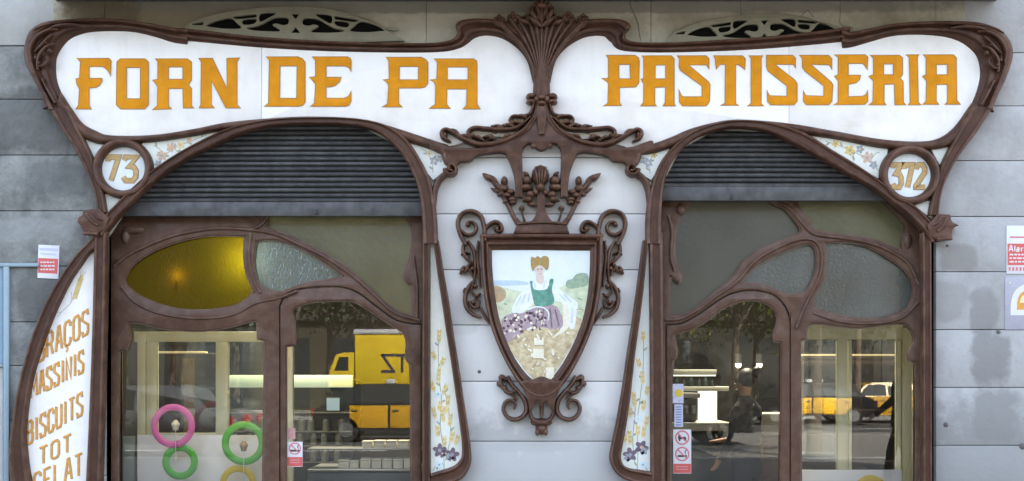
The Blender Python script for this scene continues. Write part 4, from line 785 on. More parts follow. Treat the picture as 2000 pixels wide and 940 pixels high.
# ================================================================ DOORWAY JOINERY
fr_green = frosted_glass('greenish_frosted_glass', (.050, .052, .030), .1, .26, .5, 22, refl=.085)
fr_grey = frosted_glass('grey_frosted_glass', (.032, .032, .025), .1, .32, .3, 30, refl=.07)
fr_blue = frosted_glass('hammered_blue_glass', (.040, .062, .070), .12, .16, 1.2, 100, (1, 1, .3), refl=.11)
fr_amber = frosted_glass('amber_hammered_glass', (.015, .0125, .0003), .8, .12, 1.0, 90, (1, 1, .35), refl=.012)
fr_pale = frosted_glass('pale_frosted_glass', (.042, .050, .054), .1, .22, .7, 50, refl=.10)
YJ = .15
def joinery(name, lab, outer, panes, door_outer, door_pane, sticks, blobs, handle):
    t = thing(name, (at(sum(p[0] for p in outer) / len(outer), 0, YJ).x, YJ, .12), lab, 'shop entrance', 'wooden shop entrances with curved panes')
    m = MB(); m.fill(outer, [p[0] for p in panes] + [door_outer], y=YJ + .07, t=.07, b=.007)
    for s_ in sticks: m.stroke(s_[0], s_[1], YJ + .004, s_[2], n=6)
    for b in blobs: m.blob(*b[:4], y=YJ + .004, h=.03)
    fr = m.build('frame', brown2, t)
    for pts, gm, nm, lb in panes:
        b = MB(); b.fill(pts, [], y=0, t=.001)   # bead: thin moulding round the pane
        b = MB(); q = smooth(pts, True, 5); q = [p for i, p in enumerate(q) if i % 2 == 0]; b.line(q, 5.0, YJ + .028, .017, closed=True); b.build('bead', brown2, fr)
        g_ = MB(); g_.fill([(p[0] + (p[0] - sum(k[0] for k in pts) / len(pts)) * .02, p[1] + (p[1] - sum(k[1] for k in pts) / len(pts)) * .02) + tuple(p[2:]) for p in pts], y=YJ + .05, t=.006)
        g_.build('glass_pane', gm, t, label=lb)
    cxd = sum(p[0] for p in door_outer) / len(door_outer); ins = [(p[0] + (1.6 if p[0] < cxd else -1.6), p[1] + 1.8) + tuple(p[2:]) for p in door_outer]
    m = MB(); m.fill(ins, [door_pane], y=YJ + .065, t=.052, b=.007); dl = m.build('door_leaf', brown2, t)
    b = MB(); q = smooth(door_pane, True, 5); q = [p for i, p in enumerate(q) if i % 2 == 0]; b.line(q, 5.0, YJ + .04, .014, closed=True); b.build('bead', brown2, dl)
    g_ = MB(); g_.fill([(p[0] + (p[0] - cxd) * .03, p[1] + (-2 if p[1] < 700 else 2)) + tuple(p[2:]) for p in door_pane], y=YJ + .055, t=.006); g_.build('glass_pane', glass, dl)
    m = MB(); hp = at(*handle, YJ); m.cyl(hp + Vector((0, -.05, 0)), .011, (0, 0, 1), .30); m.cyl(hp + Vector((0, -.015, .12)), .008, (0, 1, 0), .07, 12); m.cyl(hp + Vector((0, -.015, -.12)), .008, (0, 1, 0), .07, 12); m.build('handle', mat('brass', (.5, .36, .12), .3, .1, metal=1), dl)
    return t
BT = 1126
doorL = [(545, BT, 1), (545, 596, 1), (556, 577), (580, 565), (620, 560), (665, 560), (700, 571), (735, 597), (770, 622), (800, 631), (824, 632, 1), (824, BT, 1)]
joinery('shop_entrance', 'left brown wooden entrance with amber oval pane and curved door', [(204, 380, 1), (834, 380, 1), (834, BT + 4, 1), (204, BT + 4, 1)],
 [([(244, 548), (262, 515), (300, 490), (350, 471), (400, 461), (440, 460), (479, 461, 1), (477, 500), (483, 538), (498, 571, 1), (465, 596), (420, 605), (380, 607), (340, 603), (300, 591), (265, 574)], fr_amber, 'pane', 'amber hammered oval glass pane'),
  ([(500, 471, 1), (530, 468), (565, 476), (605, 495), (640, 517), (672, 540, 1), (640, 548), (605, 552), (575, 562), (550, 571), (525, 568), (505, 553), (496, 525), (496, 495)], fr_blue, 'pane', 'bluish hammered glass pane'),
  ([(520, 370, 1), (522, 430), (520, 444, 1), (545, 454), (580, 467), (620, 488), (670, 518), (700, 542), (730, 572), (760, 598), (790, 613), (806, 616, 1), (806, 556, 1), (794, 552), (789, 540), (792, 525), (803, 498), (806, 470), (803, 445), (795, 420), (792, 370, 1)], fr_green, 'pane', 'large greenish frosted pane'),
  ([(250, 630, 1), (275, 631), (310, 640), (350, 645), (400, 646), (450, 638), (490, 627), (501, 628), (503, 640), (504, 662, 1), (518, 665, 1), (514, 940), (513, BT - 75, 1), (229, BT - 75, 1), (229, 940), (230, 686, 1), (246, 683, 1), (252, 660)], glass, 'pane', None)],
 doorL, [(570, 609), (580, 598), (610, 590), (650, 587), (690, 589), (720, 605), (760, 632), (785, 648), (794, 664), (793, 700), (803, 712, 1), (803, 940), (803, BT - 90, 1), (557, BT - 90, 1), (558, 940), (558, 676, 1), (577, 674, 1), (575, 628)],
 [([(222, 520), (250, 498), (300, 474), (350, 457), (420, 446), (490, 449), (540, 458), (590, 480), (640, 505), (690, 540), (730, 575), (770, 610), (820, 626)], 7, .02), ([(490, 449), (508, 440), (518, 428), (524, 410)], 7, .02), ([(236, 560), (262, 590), (310, 612), (380, 622), (450, 616), (500, 592), (545, 582), (580, 568)], 5, .014), ([(808, 500), (815, 560), (815, 620)], 5, .016), ([(489, 455), (486, 500), (492, 540), (508, 572)], 6, .018)],
 [(258, 448, 22, 9), (243, 462, 9, 14)], (551, 1010))
doorR = [(1300, BT, 1), (1300, 634, 1), (1332, 630), (1365, 612), (1400, 588), (1430, 572), (1470, 566), (1508, 574), (1530, 591), (1543, 618), (1545, 655), (1545, BT, 1)]
joinery('shop_entrance', 'right brown wooden entrance with grey frosted panes and curved door', [(1290, 350, 1), (1808, 350, 1), (1808, BT + 4, 1), (1290, BT + 4, 1)],
 [([(1350, 365, 1), (1349, 395), (1331, 415), (1322, 440), (1318, 470), (1317, 495), (1321, 515), (1330, 542), (1326, 552), (1308, 537, 1), (1307, 605), (1312, 615), (1325, 618), (1348, 611), (1375, 590), (1405, 565), (1432, 543), (1455, 510), (1480, 490), (1520, 472), (1556, 460), (1566, 450, 1), (1550, 425), (1530, 405), (1508, 396), (1495, 365, 1)], fr_grey, 'pane', 'large grey frosted pane'),
  ([(1447, 554, 1), (1458, 537), (1480, 517), (1520, 495), (1560, 480), (1580, 476), (1592, 485), (1596, 505), (1592, 535), (1582, 560), (1565, 574), (1545, 577), (1525, 572), (1500, 560), (1475, 556)], fr_pale, 'pane', 'small pale frosted pane'),
  ([(1540, 365, 1), (1555, 395), (1572, 420), (1583, 440), (1602, 453), (1640, 458), (1690, 465), (1730, 477), (1763, 490, 1), (1764, 465), (1769, 443), (1750, 418), (1715, 385), (1690, 365, 1)], fr_green, 'pane', 'greenish frosted pane under the shutter'),
  ([(1611, 474, 1), (1650, 472), (1690, 480), (1730, 500), (1765, 525), (1782, 550), (1783, 575), (1775, 598), (1755, 613), (1720, 622), (1680, 624), (1640, 618), (1605, 608), (1590, 600), (1588, 590), (1595, 570), (1608, 545), (1612, 515)], fr_pale, 'pane', 'broad pale frosted pane'),
  ([(1575, 642), (1582, 634), (1600, 632), (1640, 637), (1680, 640), (1720, 635), (1760, 632), (1775, 638), (1786, 655), (1786, 670), (1777, 690), (1779, 705, 1), (1791, 708, 1), (1790, 940), (1790, BT - 75, 1), (1564, BT - 75, 1), (1564, 940), (1562, 664, 1), (1574, 662, 1)], glass, 'pane', None)],
 doorR, [(1316, 653, 1), (1342, 645), (1372, 632), (1400, 610), (1425, 595), (1455, 587), (1480, 587), (1505, 597), (1517, 613), (1518, 632), (1511, 655), (1513, 667, 1), (1527, 668, 1), (1525, 940), (1525, BT - 90, 1), (1310, BT - 90, 1), (1310, 940), (1311, 705, 1), (1319, 702, 1), (1322, 688), (1319, 668)],
 [([(1300, 625), (1330, 622), (1365, 604), (1400, 578), (1440, 550), (1470, 515), (1510, 488), (1560, 468), (1590, 470), (1604, 490), (1604, 530), (1590, 565), (1572, 600), (1556, 640)], 6, .02), ([(1508, 392), (1540, 405), (1565, 432), (1590, 456), (1640, 464), (1690, 472), (1735, 488), (1775, 515), (1795, 555)], 7, .02), ([(1305, 420), (1312, 450), (1310, 500), (1318, 530)], 6, .018), ([(1590, 612), (1640, 628), (1700, 632), (1760, 622), (1795, 590)], 5, .015)],
 [(1330, 408, 10, 12), (1775, 470, 9, 16)], (1540, 1010))

# ================================================================ SIDE SIGN (left)
t = thing('side_sign', at(110, 1190, -.03), 'curved white side sign listing BRAÇOS MASSINIS BISCUITS TOT GELAT', 'sign')
m = MB(); A = [(186, 458), (168, 478), (148, 498), (115, 545), (80, 610), (54, 680), (34, 760), (20, 850), (17, 900), (22, 960), (38, 1030), (75, 1110), (140, 1180), (180, 1200)]
B = [(186, 486), (172, 498), (158, 518), (138, 548), (112, 600), (86, 665), (62, 745), (50, 832), (52, 885), (60, 940), (74, 1000), (105, 1070), (150, 1135), (180, 1160)]
m.band(A, B, -.001, .09, prof=TIMBER); m.build('sign_frame', brown, t)
m = MB(); m.fill([(185, 470, 1), (160, 500), (130, 548), (104, 600), (78, 665), (54, 745), (42, 832), (44, 885), (52, 940), (66, 1000), (97, 1070), (142, 1140), (170, 1170, 1), (174, 940)], y=-.012, t=.022); m.build('sign_panel', enamel, t)
lg = mat('side_lettering_gold', (.64, .30, .05), .45, .25, 40)
lo_ = mat('side_lettering_shadow', (.42, .27, .12), .5, .2, 40)
m = MB(); n_ = MB()
for txt, x, y_, w, gap, h, sl in (('BRACOS', 74, 707, 12, 5.2, 46, .58), ('MASSINIS', 60, 777, 9.6, 4.9, 42, .50), ('BISCUITS', 53, 868, 10.5, 5.0, 43, .55), ('TOT', 77, 908, 15, 8, 33, .46), ('GELAT', 66, 968, 13.5, 6.5, 42, .45)):
    xx = x
    for ch in txt:
        cw = w * (.45 if ch == 'I' else 1.2 if ch == 'M' else 1)
        yy = y_ - (xx - x) * sl
        glyph(n_, G[ch], xx + .8, yy + .8, cw, h, 5.4, -.034, .0015, sl=sl); glyph(m, G[ch], xx, yy, cw, h, 3.4, -.034, .0035, sl=sl)
        if ch == 'C' and txt == 'BRACOS': glyph(m, G['cedilla'], xx, yy, cw, h, 3, -.034, .0035, sl=sl)
        xx += cw + gap
n_.build('lettering_shadow', lo_, t); m.build('lettering', lg, t)
m = MB()
for i in range(9):
    f_ = i / 8; m.blob(148 + 12 * f_ - 4, 575 - 36 * f_ + 6, 3.2, 6, .5, y=-.034, h=.002 + (i % 3) * .0004, n=8, m=2); m.blob(152 + 12 * f_ - 4, 573 - 36 * f_ + 6, 3.0, 6, -.2, y=-.034, h=.0028 + (i % 3) * .0004, n=8, m=2)
for dx in (0, 5, 10): m.line([(156, 548), (158 + dx, 530)], .8, -.034, .002 + dx * .0001)
m.build('painted_wheat_ear', mat('wheat_paint', (.60, .46, .18), .4, .25, 60), t)
m = MB(); m.line(smooth([(146, 575), (138, 592), (122, 608), (112, 620)]), 1.5, -.034, .002); m.line(smooth([(138, 592), (140, 578), (139, 570)]), 1.2, -.034, .0024); m.line(smooth([(120, 610), (110, 612), (100, 622)]), 1.2, -.034, .0028); m.build('painted_stalk', mat('stalk_paint', (.52, .55, .48), .4, .1), t)

# ================================================================ STICKERS, PLATES ON THE WALL
red = mat('sticker_red', (.55, .10, .09), .4, .12, 30); wht = mat('sticker_white', (.62, .62, .63), .4, .04, 20); lav = mat('sticker_lavender', (.45, .47, .60), .4, .1, 30)
dk = mat('sticker_black', (.04, .04, .045), .5); pinkm = mat('sticker_faded_red', (.55, .16, .18), .4, .2, 60); yel = mat('sticker_yellow', (.65, .48, .06), .4); orng = mat('sticker_orange', (.62, .30, .05), .4, .2, 60); blu = mat('sticker_blue', (.16, .22, .42), .5)
t = thing('alarm_sticker', at(95, 545, -.002), 'faded red and white alarm notice on the grey wall left of the side sign', 'wall notice')
m = MB(); m.fill([(75, 478), (116, 480), (114, 545), (73, 543)], y=.0, t=.006, b=.0006, sm=False); m.build('plate', wht, t)
m = MB(); m.fill([(75, 504), (113.5, 506), (112, 535), (74, 533)], y=-.006, t=.001, sm=False); m.build('red_field', red, t)
m = MB()
for i, yy in enumerate((511, 518, 525)): 
    x = 79
    while x < 107: w = random.Random(i * 9 + x).uniform(3, 7); m.fill([(x, yy), (x + w, yy + .3), (x + w, yy + 3), (x, yy + 2.7)], y=-.007, t=.001, sm=False, n=1); x += w + 1.6
m.build('faded_text', wht, t)
m = MB(); m.fill([(77, 484), (113, 486), (113, 491), (77, 489)], y=-.006, t=.001, sm=False); m.fill([(79, 494), (110, 496), (110, 499), (79, 497)], y=-.006, t=.001, sm=False); m.build('lavender_band', lav, t)
t = thing('alarm_sticker', at(2000, 535, -.002), 'white and bright red alarm notice with white writing on the right wall', 'wall notice')
m = MB(); m.pbox(1966, 2040, 441, 535, -.006, .006, .0006); m.build('plate', wht, t)
m = MB(); m.pbox(1968, 2038, 476, 518, -.0072, .0012); m.build('red_field', red, t)
m = MB(); xx = 1971
for ch in 'Alarma': cw = 8.5 if ch == 'A' else 3 if ch == 'l' else 9 if ch == 'm' else 6.5; glyph(m, G[ch], xx, 491, cw * .85, 11, 2.2, -.0072, .001); xx += cw + 1.6
for i, yy in enumerate((496, 503, 510)):
    x = 1972
    while x < 2030: w = random.Random(i * 7 + x).uniform(4, 9); m.pbox(x, x + w, yy, yy + 3, -.0082, .001); x += w + 2
m.build('white_writing', wht, t)
m = MB()
for x in range(1970, 2036, 7): m.pbox(x, x + 4.2, 522, 529, -.0072, .0012)
m.pbox(1972, 2034, 462, 465, -.0072, .0012); m.build('small_red_print', pinkm, t)
t = thing('picture_plate', at(2000, 645, -.002), 'square lilac plate with white arch and amber picture on the right wall', 'wall notice')
m = MB(); m.pbox(1963, 2045, 541, 644, -.005, .005, .0008); m.build('plate', mat('plate_lilac', (.36, .35, .40), .4, .08, 20), t)
m = MB(); m.fill([(1974, 616, 1), (1975, 590), (1983, 568), (2000, 556), (2018, 556), (2032, 570), (2038, 590), (2038, 616, 1)], y=-.005, t=.0012); m.build('white_arch', wht, t)
m = MB(); m.fill([(1986, 605, 1), (1988, 585), (1995, 572), (2008, 568), (2020, 576), (2026, 590), (2027, 605, 1)], y=-.0062, t=.001); m.build('amber_picture', orng, t)
m = MB(); m.fill([(1992, 592, 1), (1994, 582), (2000, 576), (2012, 578), (2016, 592, 1)], y=-.0072, t=.001); m.cyl(at(1972, 553, -.008), .006, (0, 1, 0), .006, 12); m.build('pale_detail', mat('plate_cream', (.7, .6, .35), .4), t)

def sticker_stack(px0, px1, py0, py1, yy, lab, kinds):
    t = thing('door_sticker', at((px0 + px1) / 2, py1, yy), lab, 'door sticker', 'prohibition stickers on the door glass')
    m = MB(); m.pbox(px0, px1, py0, py1, yy - .001, .001); m.build('backing', wht, t)
    h = (py1 - py0 - 22) / len(kinds); ring = MB(); w = px1 - px0
    for i, k in enumerate(kinds):
        cx, cy = (px0 + px1) / 2, py0 + h * (i + .5); r = min(w, h) * .40
        ring.line(circle(cx, cy, r, 24), r * .22, yy - .001, .0008, closed=True); ring.line([(cx - r * .68, cy - r * .68), (cx + r * .68, cy + r * .68)], r * .2, yy - .001, .0011)
        sym = MB()
        if k == 'dog':
            sym.fill([(cx - 8, cy + 2), (cx - 8, cy - 4), (cx - 4, cy - 6), (cx - 2, cy - 1), (cx + 6, cy - 2), (cx + 8, cy + 1), (cx + 8, cy + 7), (cx + 6, cy + 7), (cx + 5, cy + 3), (cx - 3, cy + 3), (cx - 4, cy + 7), (cx - 6, cy + 7)], y=yy - .001, t=.0005, sm=False)
        else:
            sym.fill([(cx - 9, cy + 2), (cx + 9, cy + 2), (cx + 9, cy + 6), (cx - 9, cy + 6)], y=yy - .001, t=.0005, sm=False); sym.line([(cx + 7, cy), (cx + 5, cy - 4), (cx + 8, cy - 8)], 1.6, yy - .001, .0006)
        sym.build('symbol', dk, t)
    ring.build('prohibition_ring', pinkm, t)
    m = MB(); m.pbox(px0 + .5, px1 - .5, py1 - 19, py1 - 1, yy - .002, .001); m.build('red_footer', red, t)
    m = MB(); 
    for q in (14, 9): m.pbox(px0 + 5, px1 - 6, py1 - q, py1 - q + 1.6, yy - .003, .001)
    m.build('footer_print', mat('footer_pink', (.6, .3, .3), .5), t)
SGY = YJ + .044
sticker_stack(561, 591, 863, 912, SGY, 'white and red no smoking sticker on the left door glass', ['smoke'])
sticker_stack(1315, 1350, 839, 925, SGY, 'white and red stickers banning dogs and smoking on the right door glass', ['dog', 'smoke'])
t = thing('small_sticker', at(570, 860, SGY), 'small pink sticker above the no smoking sticker', 'door sticker'); m = MB(); m.pbox(562, 577, 836, 858, SGY - .001, .001); m.build('backing', mat('sticker_pink', (.45, .24, .22), .5, .2, 40), t)
t = thing('opening_sticker', at(1325, 835, SGY), 'narrow white blue and yellow sticker strip on the right door glass', 'door sticker')
m = MB(); m.pbox(1314, 1335, 750, 788, SGY - .001, .001); m.pbox(1317, 1334, 790, 834, SGY - .001, .001); m.build('backing', mat('strip_lilac', (.5, .5, .62), .5, .2, 40), t)
m = MB(); m.fill(circle(1326, 768, 8, 20), y=SGY - .001, t=.001, sm=False); m.build('yellow_disc', yel, t)
m = MB()
for i, yy in enumerate(range(794, 832, 5)): m.pbox(1320, 1331, yy, yy + 2.2, SGY - .002, .001)
m.build('blue_print', blu, t)

# pale blue metal frame fixed to the grey wall at the far left
t = thing('metal_frame', at(0, 1100, -.03), 'pale blue painted metal frame with blue panel at the far left wall', 'metal frame')
pbm = mat('pale_blue_paint', (.24, .32, .36), .5, .12, 6, .1, 40, dirt=(.25, .30, .30), dscale=6)
m = MB(); m.pbox(-60, 74, 514, 521, -.03, .03, .004); m.pbox(6, 17, 521, 1110, -.03, .03, .004); m.pbox(-60, 5.5, 711, 717, -.028, .028, .003); m.build('frame_bars', pbm, t)
m = MB(); m.pbox(-60, 5.5, 522, 710, -.012, .012); m.build('blue_panel', mat('mid_blue_panel', (.20, .30, .38), .35, .1, 3), t)
m = MB(); m.pbox(-60, 5.5, 718, 1110, -.010, .010); m.build('grey_panel', mat('pale_grey_panel', (.38, .39, .38), .5, .2, 3), t)

# fixings on the walls
for x, y_, r in ((936, 726, 3.5), (1851, 480, 3), (1951, 648, 4.5), (1848, 830, 5), (1998, 872, 7), (97, 855, 3)):
    m = MB(); m.blob(x, y_, r, y=.002, h=.01); m.build('wall_fixing', mat('rusty_fixing', (.10, .09, .085), .7, .2), bld)

# ================================================================ INTERIOR: cream partitions behind the glass
cream = mat('cream_frame_paint', (.72, .70, .48), .45, .05, 4, .05, 30); whitep = mat('white_display_board', (.72, .70, .72), .5, .04, 3)
def bar(mb, x0, x1, y0, y1, yy, t=.06): mb.pbox(x0, x1, y0, y1, yy, t, .004)
YP = .95
t = thing('glazed_partition', at(380, 1080, YP), 'cream glazed partition standing behind the left shop window', 'partition', 'cream glazed partitions behind the windows')
m = MB(); bar(m, 268, 284, 652, 1150, YP - .002); bar(m, 286, 306, 668, 1150, YP); bar(m, 421, 445, 668, 1150, YP); bar(m, 560, 572, 668, 1150, YP); bar(m, 262, 560, 648, 668, YP + .003); bar(m, 306, 421, 846, 852, YP + .003); m.build('frame', cream, t)
m = MB(); m.pbox(306, 421, 668, 1140, YP + .03, .006); m.pbox(445, 560, 668, 1140, YP + .03, .006); m.build('glass_pane', clear_glass('inner_glass', .05), t)
t = thing('display_board', at(400, 1100, .5), 'plain white backboard of the left window display', 'display board', 'white display backboards')
m = MB(); m.pbox(268, 552, 850, 1100, .5, .02, .003); m.build('board', whitep, t)
m = MB(); m.pbox(200, 262, 852, 1100, .55, .03, .003); m.build('side_cabinet', mat('grey_green_cabinet', (.20, .235, .22), .4, .1), None, label='grey green low cabinet behind the left edge of the window', cat='cabinet')
YQ = .95
t = thing('glazed_partition', at(1700, 1080, YQ), 'cream glazed partition standing behind the right shop window', 'partition', 'cream glazed partitions behind the windows')
m = MB(); bar(m, 1636, 1656, 662, 1150, YQ); bar(m, 1658, 1664, 664, 1150, YQ + .002); bar(m, 1752, 1760, 664, 1150, YQ + .001); bar(m, 1764, 1784, 640, 1150, YQ - .03); bar(m, 1550, 1764, 622, 663, YQ + .003); m.build('frame', cream, t)
m = MB(); m.pbox(1550, 1636, 664, 1140, YQ + .03, .006); m.pbox(1664, 1752, 664, 1140, YQ + .03, .006); m.build('glass_pane', MATS['inner_glass'], t)
t = thing('display_board', at(1660, 1100, .5), 'plain white backboard of the right window display', 'display board', 'white display backboards')
m = MB(); m.pbox(1548, 1762, 918, 1100, .5, .02, .003); m.build('board', whitep, t)

# rings and paper cakes hanging in the windows
def ring(px, py, r, w, yy, c, lab):
    t = thing('window_ring', at(px, py + r, yy), lab, 'window decoration', 'coloured rings hanging in the shop windows')
    m = MB(); m.torus(at(px, py, yy), dist(r - w / 2, yy), dist(w / 2, yy), sq=.3); m.build('ring', c, t)
    return t
pk = mat('ring_pink', (.62, .12, .35), .45, .08, 20); gn = mat('ring_green', (.10, .42, .05), .45, .08, 20); yl = mat('ring_yellow', (.62, .44, .02), .45, .08, 20)
YR = .36
ring(338, 832, 43, 13, YR, pk, 'pink ring round a white paper cake in the left window')
ring(352, 902, 35, 14, YR + .02, gn, 'small green ring directly below the pink ring')
ring(476, 866, 43, 14, YR, gn, 'large green ring round a brown cake right of the pink ring')
ring(465, 945, 36, 13, YR + .02, yl, 'yellow ring cut by the bottom edge in the left window')
ring(1700, 962, 34, 16, YR, yl, 'yellow ring low in the right window')
def cake(px, py, c1, c2, lab, ln):
    t = thing('cake_lollipop', at(px, py + ln, YR - .02), lab, 'window decoration', 'cake lollipops inside the rings')
    m = MB(); yy = YR - .02; c = at(px, py, yy); s_ = dist(1, yy); m.cyl(c + Vector((0, 0, -4 * s_)), 5 * s_, (0, 0, 1), 9 * s_, 14, 7 * s_); m.build('cup', c1, t)
    m = MB(); m.sphere(c + Vector((0, 0, 3 * s_)), 8.5 * s_, sc=(1, .9, .75)); m.sphere(c + Vector((0, 0, 8 * s_)), 5 * s_, sc=(1, .9, .8)); m.build('icing', c2, t)
    m = MB(); m.cyl(at(px, py + 6 + ln / 2, yy), 1 * s_, (0, 0, 1), ln * s_, 8); m.build('stick', wht, t)
cake(343, 832, mat('paper_cup_cream', (.6, .55, .42), .6), mat('icing_cream', (.62, .58, .46), .5), 'cream cake lollipop inside the pink ring', 70)
cake(476, 873, mat('paper_cup_brown', (.30, .18, .10), .6), mat('icing_brown', (.35, .24, .14), .5), 'brown cake lollipop inside the large green ring', 80)

t = thing('added_streak_bulb', at(352, 548, .27), 'tiny added bulb making the orange streak in the amber oval pane', 'lamp')  # added bulb and light behind the glass, imitating a reflected orange streak
m = MB(); c2 = at(352, 545, .27); m.sphere(c2, .012, sc=(1, 1, 2.2)); m.build('bulb', emit('streak_bulb_glow', (1, .6, .2), 1.2), t); m = MB(); m.cyl(c2 - Vector((0, 0, .03)), .006, (0, 0, 1), .02, 10); m.build('added_bulb_socket', black, t)  # this bulb is added, only for the orange streak
la = bpy.data.lights.new('streak_light', 'POINT'); la.energy = .09; la.shadow_soft_size = .012; la.color = (1, .55, .2); lo5 = bpy.data.objects.new('streak_light', la); COL.objects.link(lo5); lo5.parent = t; lo5.location = c2 - t.location + Vector((0, -.03, .02))
# lit display fridge, shelves, boxes (left shop)
lampw = emit('tube_light', (.70, .85, .62), .062)
steel = mat('brushed_steel', (.35, .36, .36), .3, .1, 8, metal=.7); darkc = mat('dark_cabinet', (.045, .052, .05), .35, .1, 4)
YF = 3.2
t = thing('display_fridge', at(560, 1000, YF), 'dark glass fronted display fridge with lit header seen through the left door', 'fridge')
m = MB(); m.pbox(438, 690, 742, 1010, YF + .10, .6, .01); m.build('body', darkc, t)
m = MB(); m.pbox(440, 688, 733, 757, YF + .04, .06, .004); m.build('lit_header', lampw, t)
for py in (805, 842, 870, 902):
    m = MB(); m.pbox(442, 686, py, py + 2.5, YF + .02, .08); m.build('shelf', steel, t)
jar = mat('jar_glass_white', (.17, .19, .18), .3, .2, 20)
protoj = None; rj = random.Random(5)
for py in (842, 870, 902):
    for k in range(9):
        px = 456 + k * 26 + rj.uniform(-4, 4); b = at(px, py, YF + .03)
        if protoj is None:
            protoj = thing('jar', b, 'x', 'jar', 'jars on the fridge shelves')
            mm = MB(); mm.cyl(b + Vector((0, 0, .045)), .035, (0, 0, 1), .09, 14); mm.build('body', jar, protoj); mm = MB(); mm.cyl(b + Vector((0, 0, .1)), .03, (0, 0, 1), .02, 14); mm.build('lid', steel, protoj); o = protoj
        else: o = copy_tree(protoj)
        o.location = b; o['label'] = 'small pale lidded jar on the %s shelf of the dark display fridge' % {842: 'upper', 870: 'middle', 902: 'lower'}[py]
t = thing('poster_screen', at(650, 808, YF), 'small bluish lit menu screen above the fridge shelves', 'screen')
m = MB(); m.pbox(636, 665, 776, 804, YF - .02, .03, .003); m.build('casing', darkc, t); m = MB(); m.pbox(638, 663, 778, 802, YF - .024, .004); m.build('screen', emit('screen_blue', (.35, .5, .6), .05), t)
YB = 1.7
t = thing('pastry_counter', at(740, 1050, YB), 'dark shop counter carrying white pastry boxes behind the left door', 'counter')
m = MB(); m.pbox(600, 830, 922, 1150, YB, .7, .01); m.build('body', darkc, t)
m = MB(); m.pbox(600, 830, 917, 921, YB - .04, .76, .003); m.pbox(600, 830, 876, 879, YB + .06, .3, .002); m.build('shelf', steel, t)
boxm = mat('white_box_card', (.74, .70, .60), .6, .1, 10)
rows = [(703, 724, 896, 916), (725, 745, 896, 916), (746, 766, 896, 916), (767, 787, 896, 916), (788, 806, 896, 916), (706, 727, 862, 876), (729, 751, 861, 876), (753, 774, 861, 876), (776, 798, 861, 876), (660, 682, 898, 916), (682, 701, 900, 916)]
for i, (a, b, c, d) in enumerate(rows):
    t = thing('pastry_box', at((a + b) / 2, d, YB + .08), ('white pastry box on the lower counter shelf behind the left door' if c > 880 else 'white pastry box on the upper counter shelf behind the left door'), 'box', 'pastry boxes on the lower shelf' if c > 880 else 'pastry boxes on the upper shelf')
    m = MB(); m.pbox(a + .6, b - .6, c + 4, d, YB + .08, .16, .003); m.build('base', boxm, t); m = MB(); m.pbox(a + .2, b - .2, c, c + 3.6, YB + .076, .168, .002); m.build('lid', boxm, t)
t = thing('wooden_cabinet', at(360, 1000, 2.6), 'tall brown wooden cabinet with lit amber door behind the left partition', 'cabinet')
m = MB(); m.pbox(300, 425, 690, 1010, 2.6, .5, .01); m.build('body', mat('walnut', (.07, .045, .025), .5, .3, 6), t)
m = MB(); m.pbox(358, 380, 700, 850, 2.59, .02, .004); m.build('door', mat('amber_wood', (.40, .24, .06), .4, .3, 5), t)
m = MB(); m.pbox(290, 400, 686.5, 690, 2.5, .12, .003); m.build('light_strip', emit('strip_warm', (1, .8, .4), .06), t)
# right shop
YK = 2.3
t = thing('coffee_bar', at(1400, 1050, YK), 'pale topped coffee bar with dark front seen through the right door', 'counter')
m = MB(); m.pbox(1300, 1432, 826, 842, YK - .1, .75, .006); m.build('worktop', mat('pale_worktop', (.45, .45, .42), .35, .05), t)
m = MB(); m.pbox(1300, 1428, 843, 1130, YK, .6, .006); m.build('front', darkc, t)
t = thing('coffee_machine', at(1345, 826, YK), 'dark espresso machine with steel top standing on the coffee bar', 'coffee machine')
m = MB(); m.pbox(1316, 1362, 778, 824, YK + .05, .4, .02); m.build('body', darkc, t); m = MB(); m.pbox(1310, 1368, 768, 778, YK + .02, .46, .01); m.build('steel_top', steel, t)
for x in (1326, 1340, 1354): m = MB(); m.cyl(at(x, 800, YK + .02), .02, (0, 0, 1), .07, 14); m.cyl(at(x, 796, YK - .04), .008, (0, 1, 0), .12, 10); m.build('brew_group', steel, t)
t = thing('light_panel', at(1382, 822, YK + .3), 'bright white lit panel behind the coffee machine', 'light panel')
m = MB(); m.pbox(1364, 1400, 765, 822, YK + .6, .03, .004); m.build('lit_face', emit('panel_white', (1, 1, .92), .13), t); m = MB(); m.pbox(1362, 1402, 763, 824, YK + .635, .02, .004); m.build('casing', steel, t)
t = thing('kitchen_shelf', at(1360, 750, YK + .7), 'bright shelf unit with glassware above the coffee machine', 'shelf')
m = MB(); m.pbox(1312, 1400, 722, 732, YK + .7, .25, .004); m.pbox(1312, 1424, 755, 764, YK + .7, .25, .004); m.build('board', mat('shelf_white', (.6, .62, .58), .4, .05), t)
m = MB(); m.pbox(1314, 1398, 732.5, 735, YK + .72, .05); m.build('light_strip', emit('shelf_light', (1, 1, .9), .12), t)
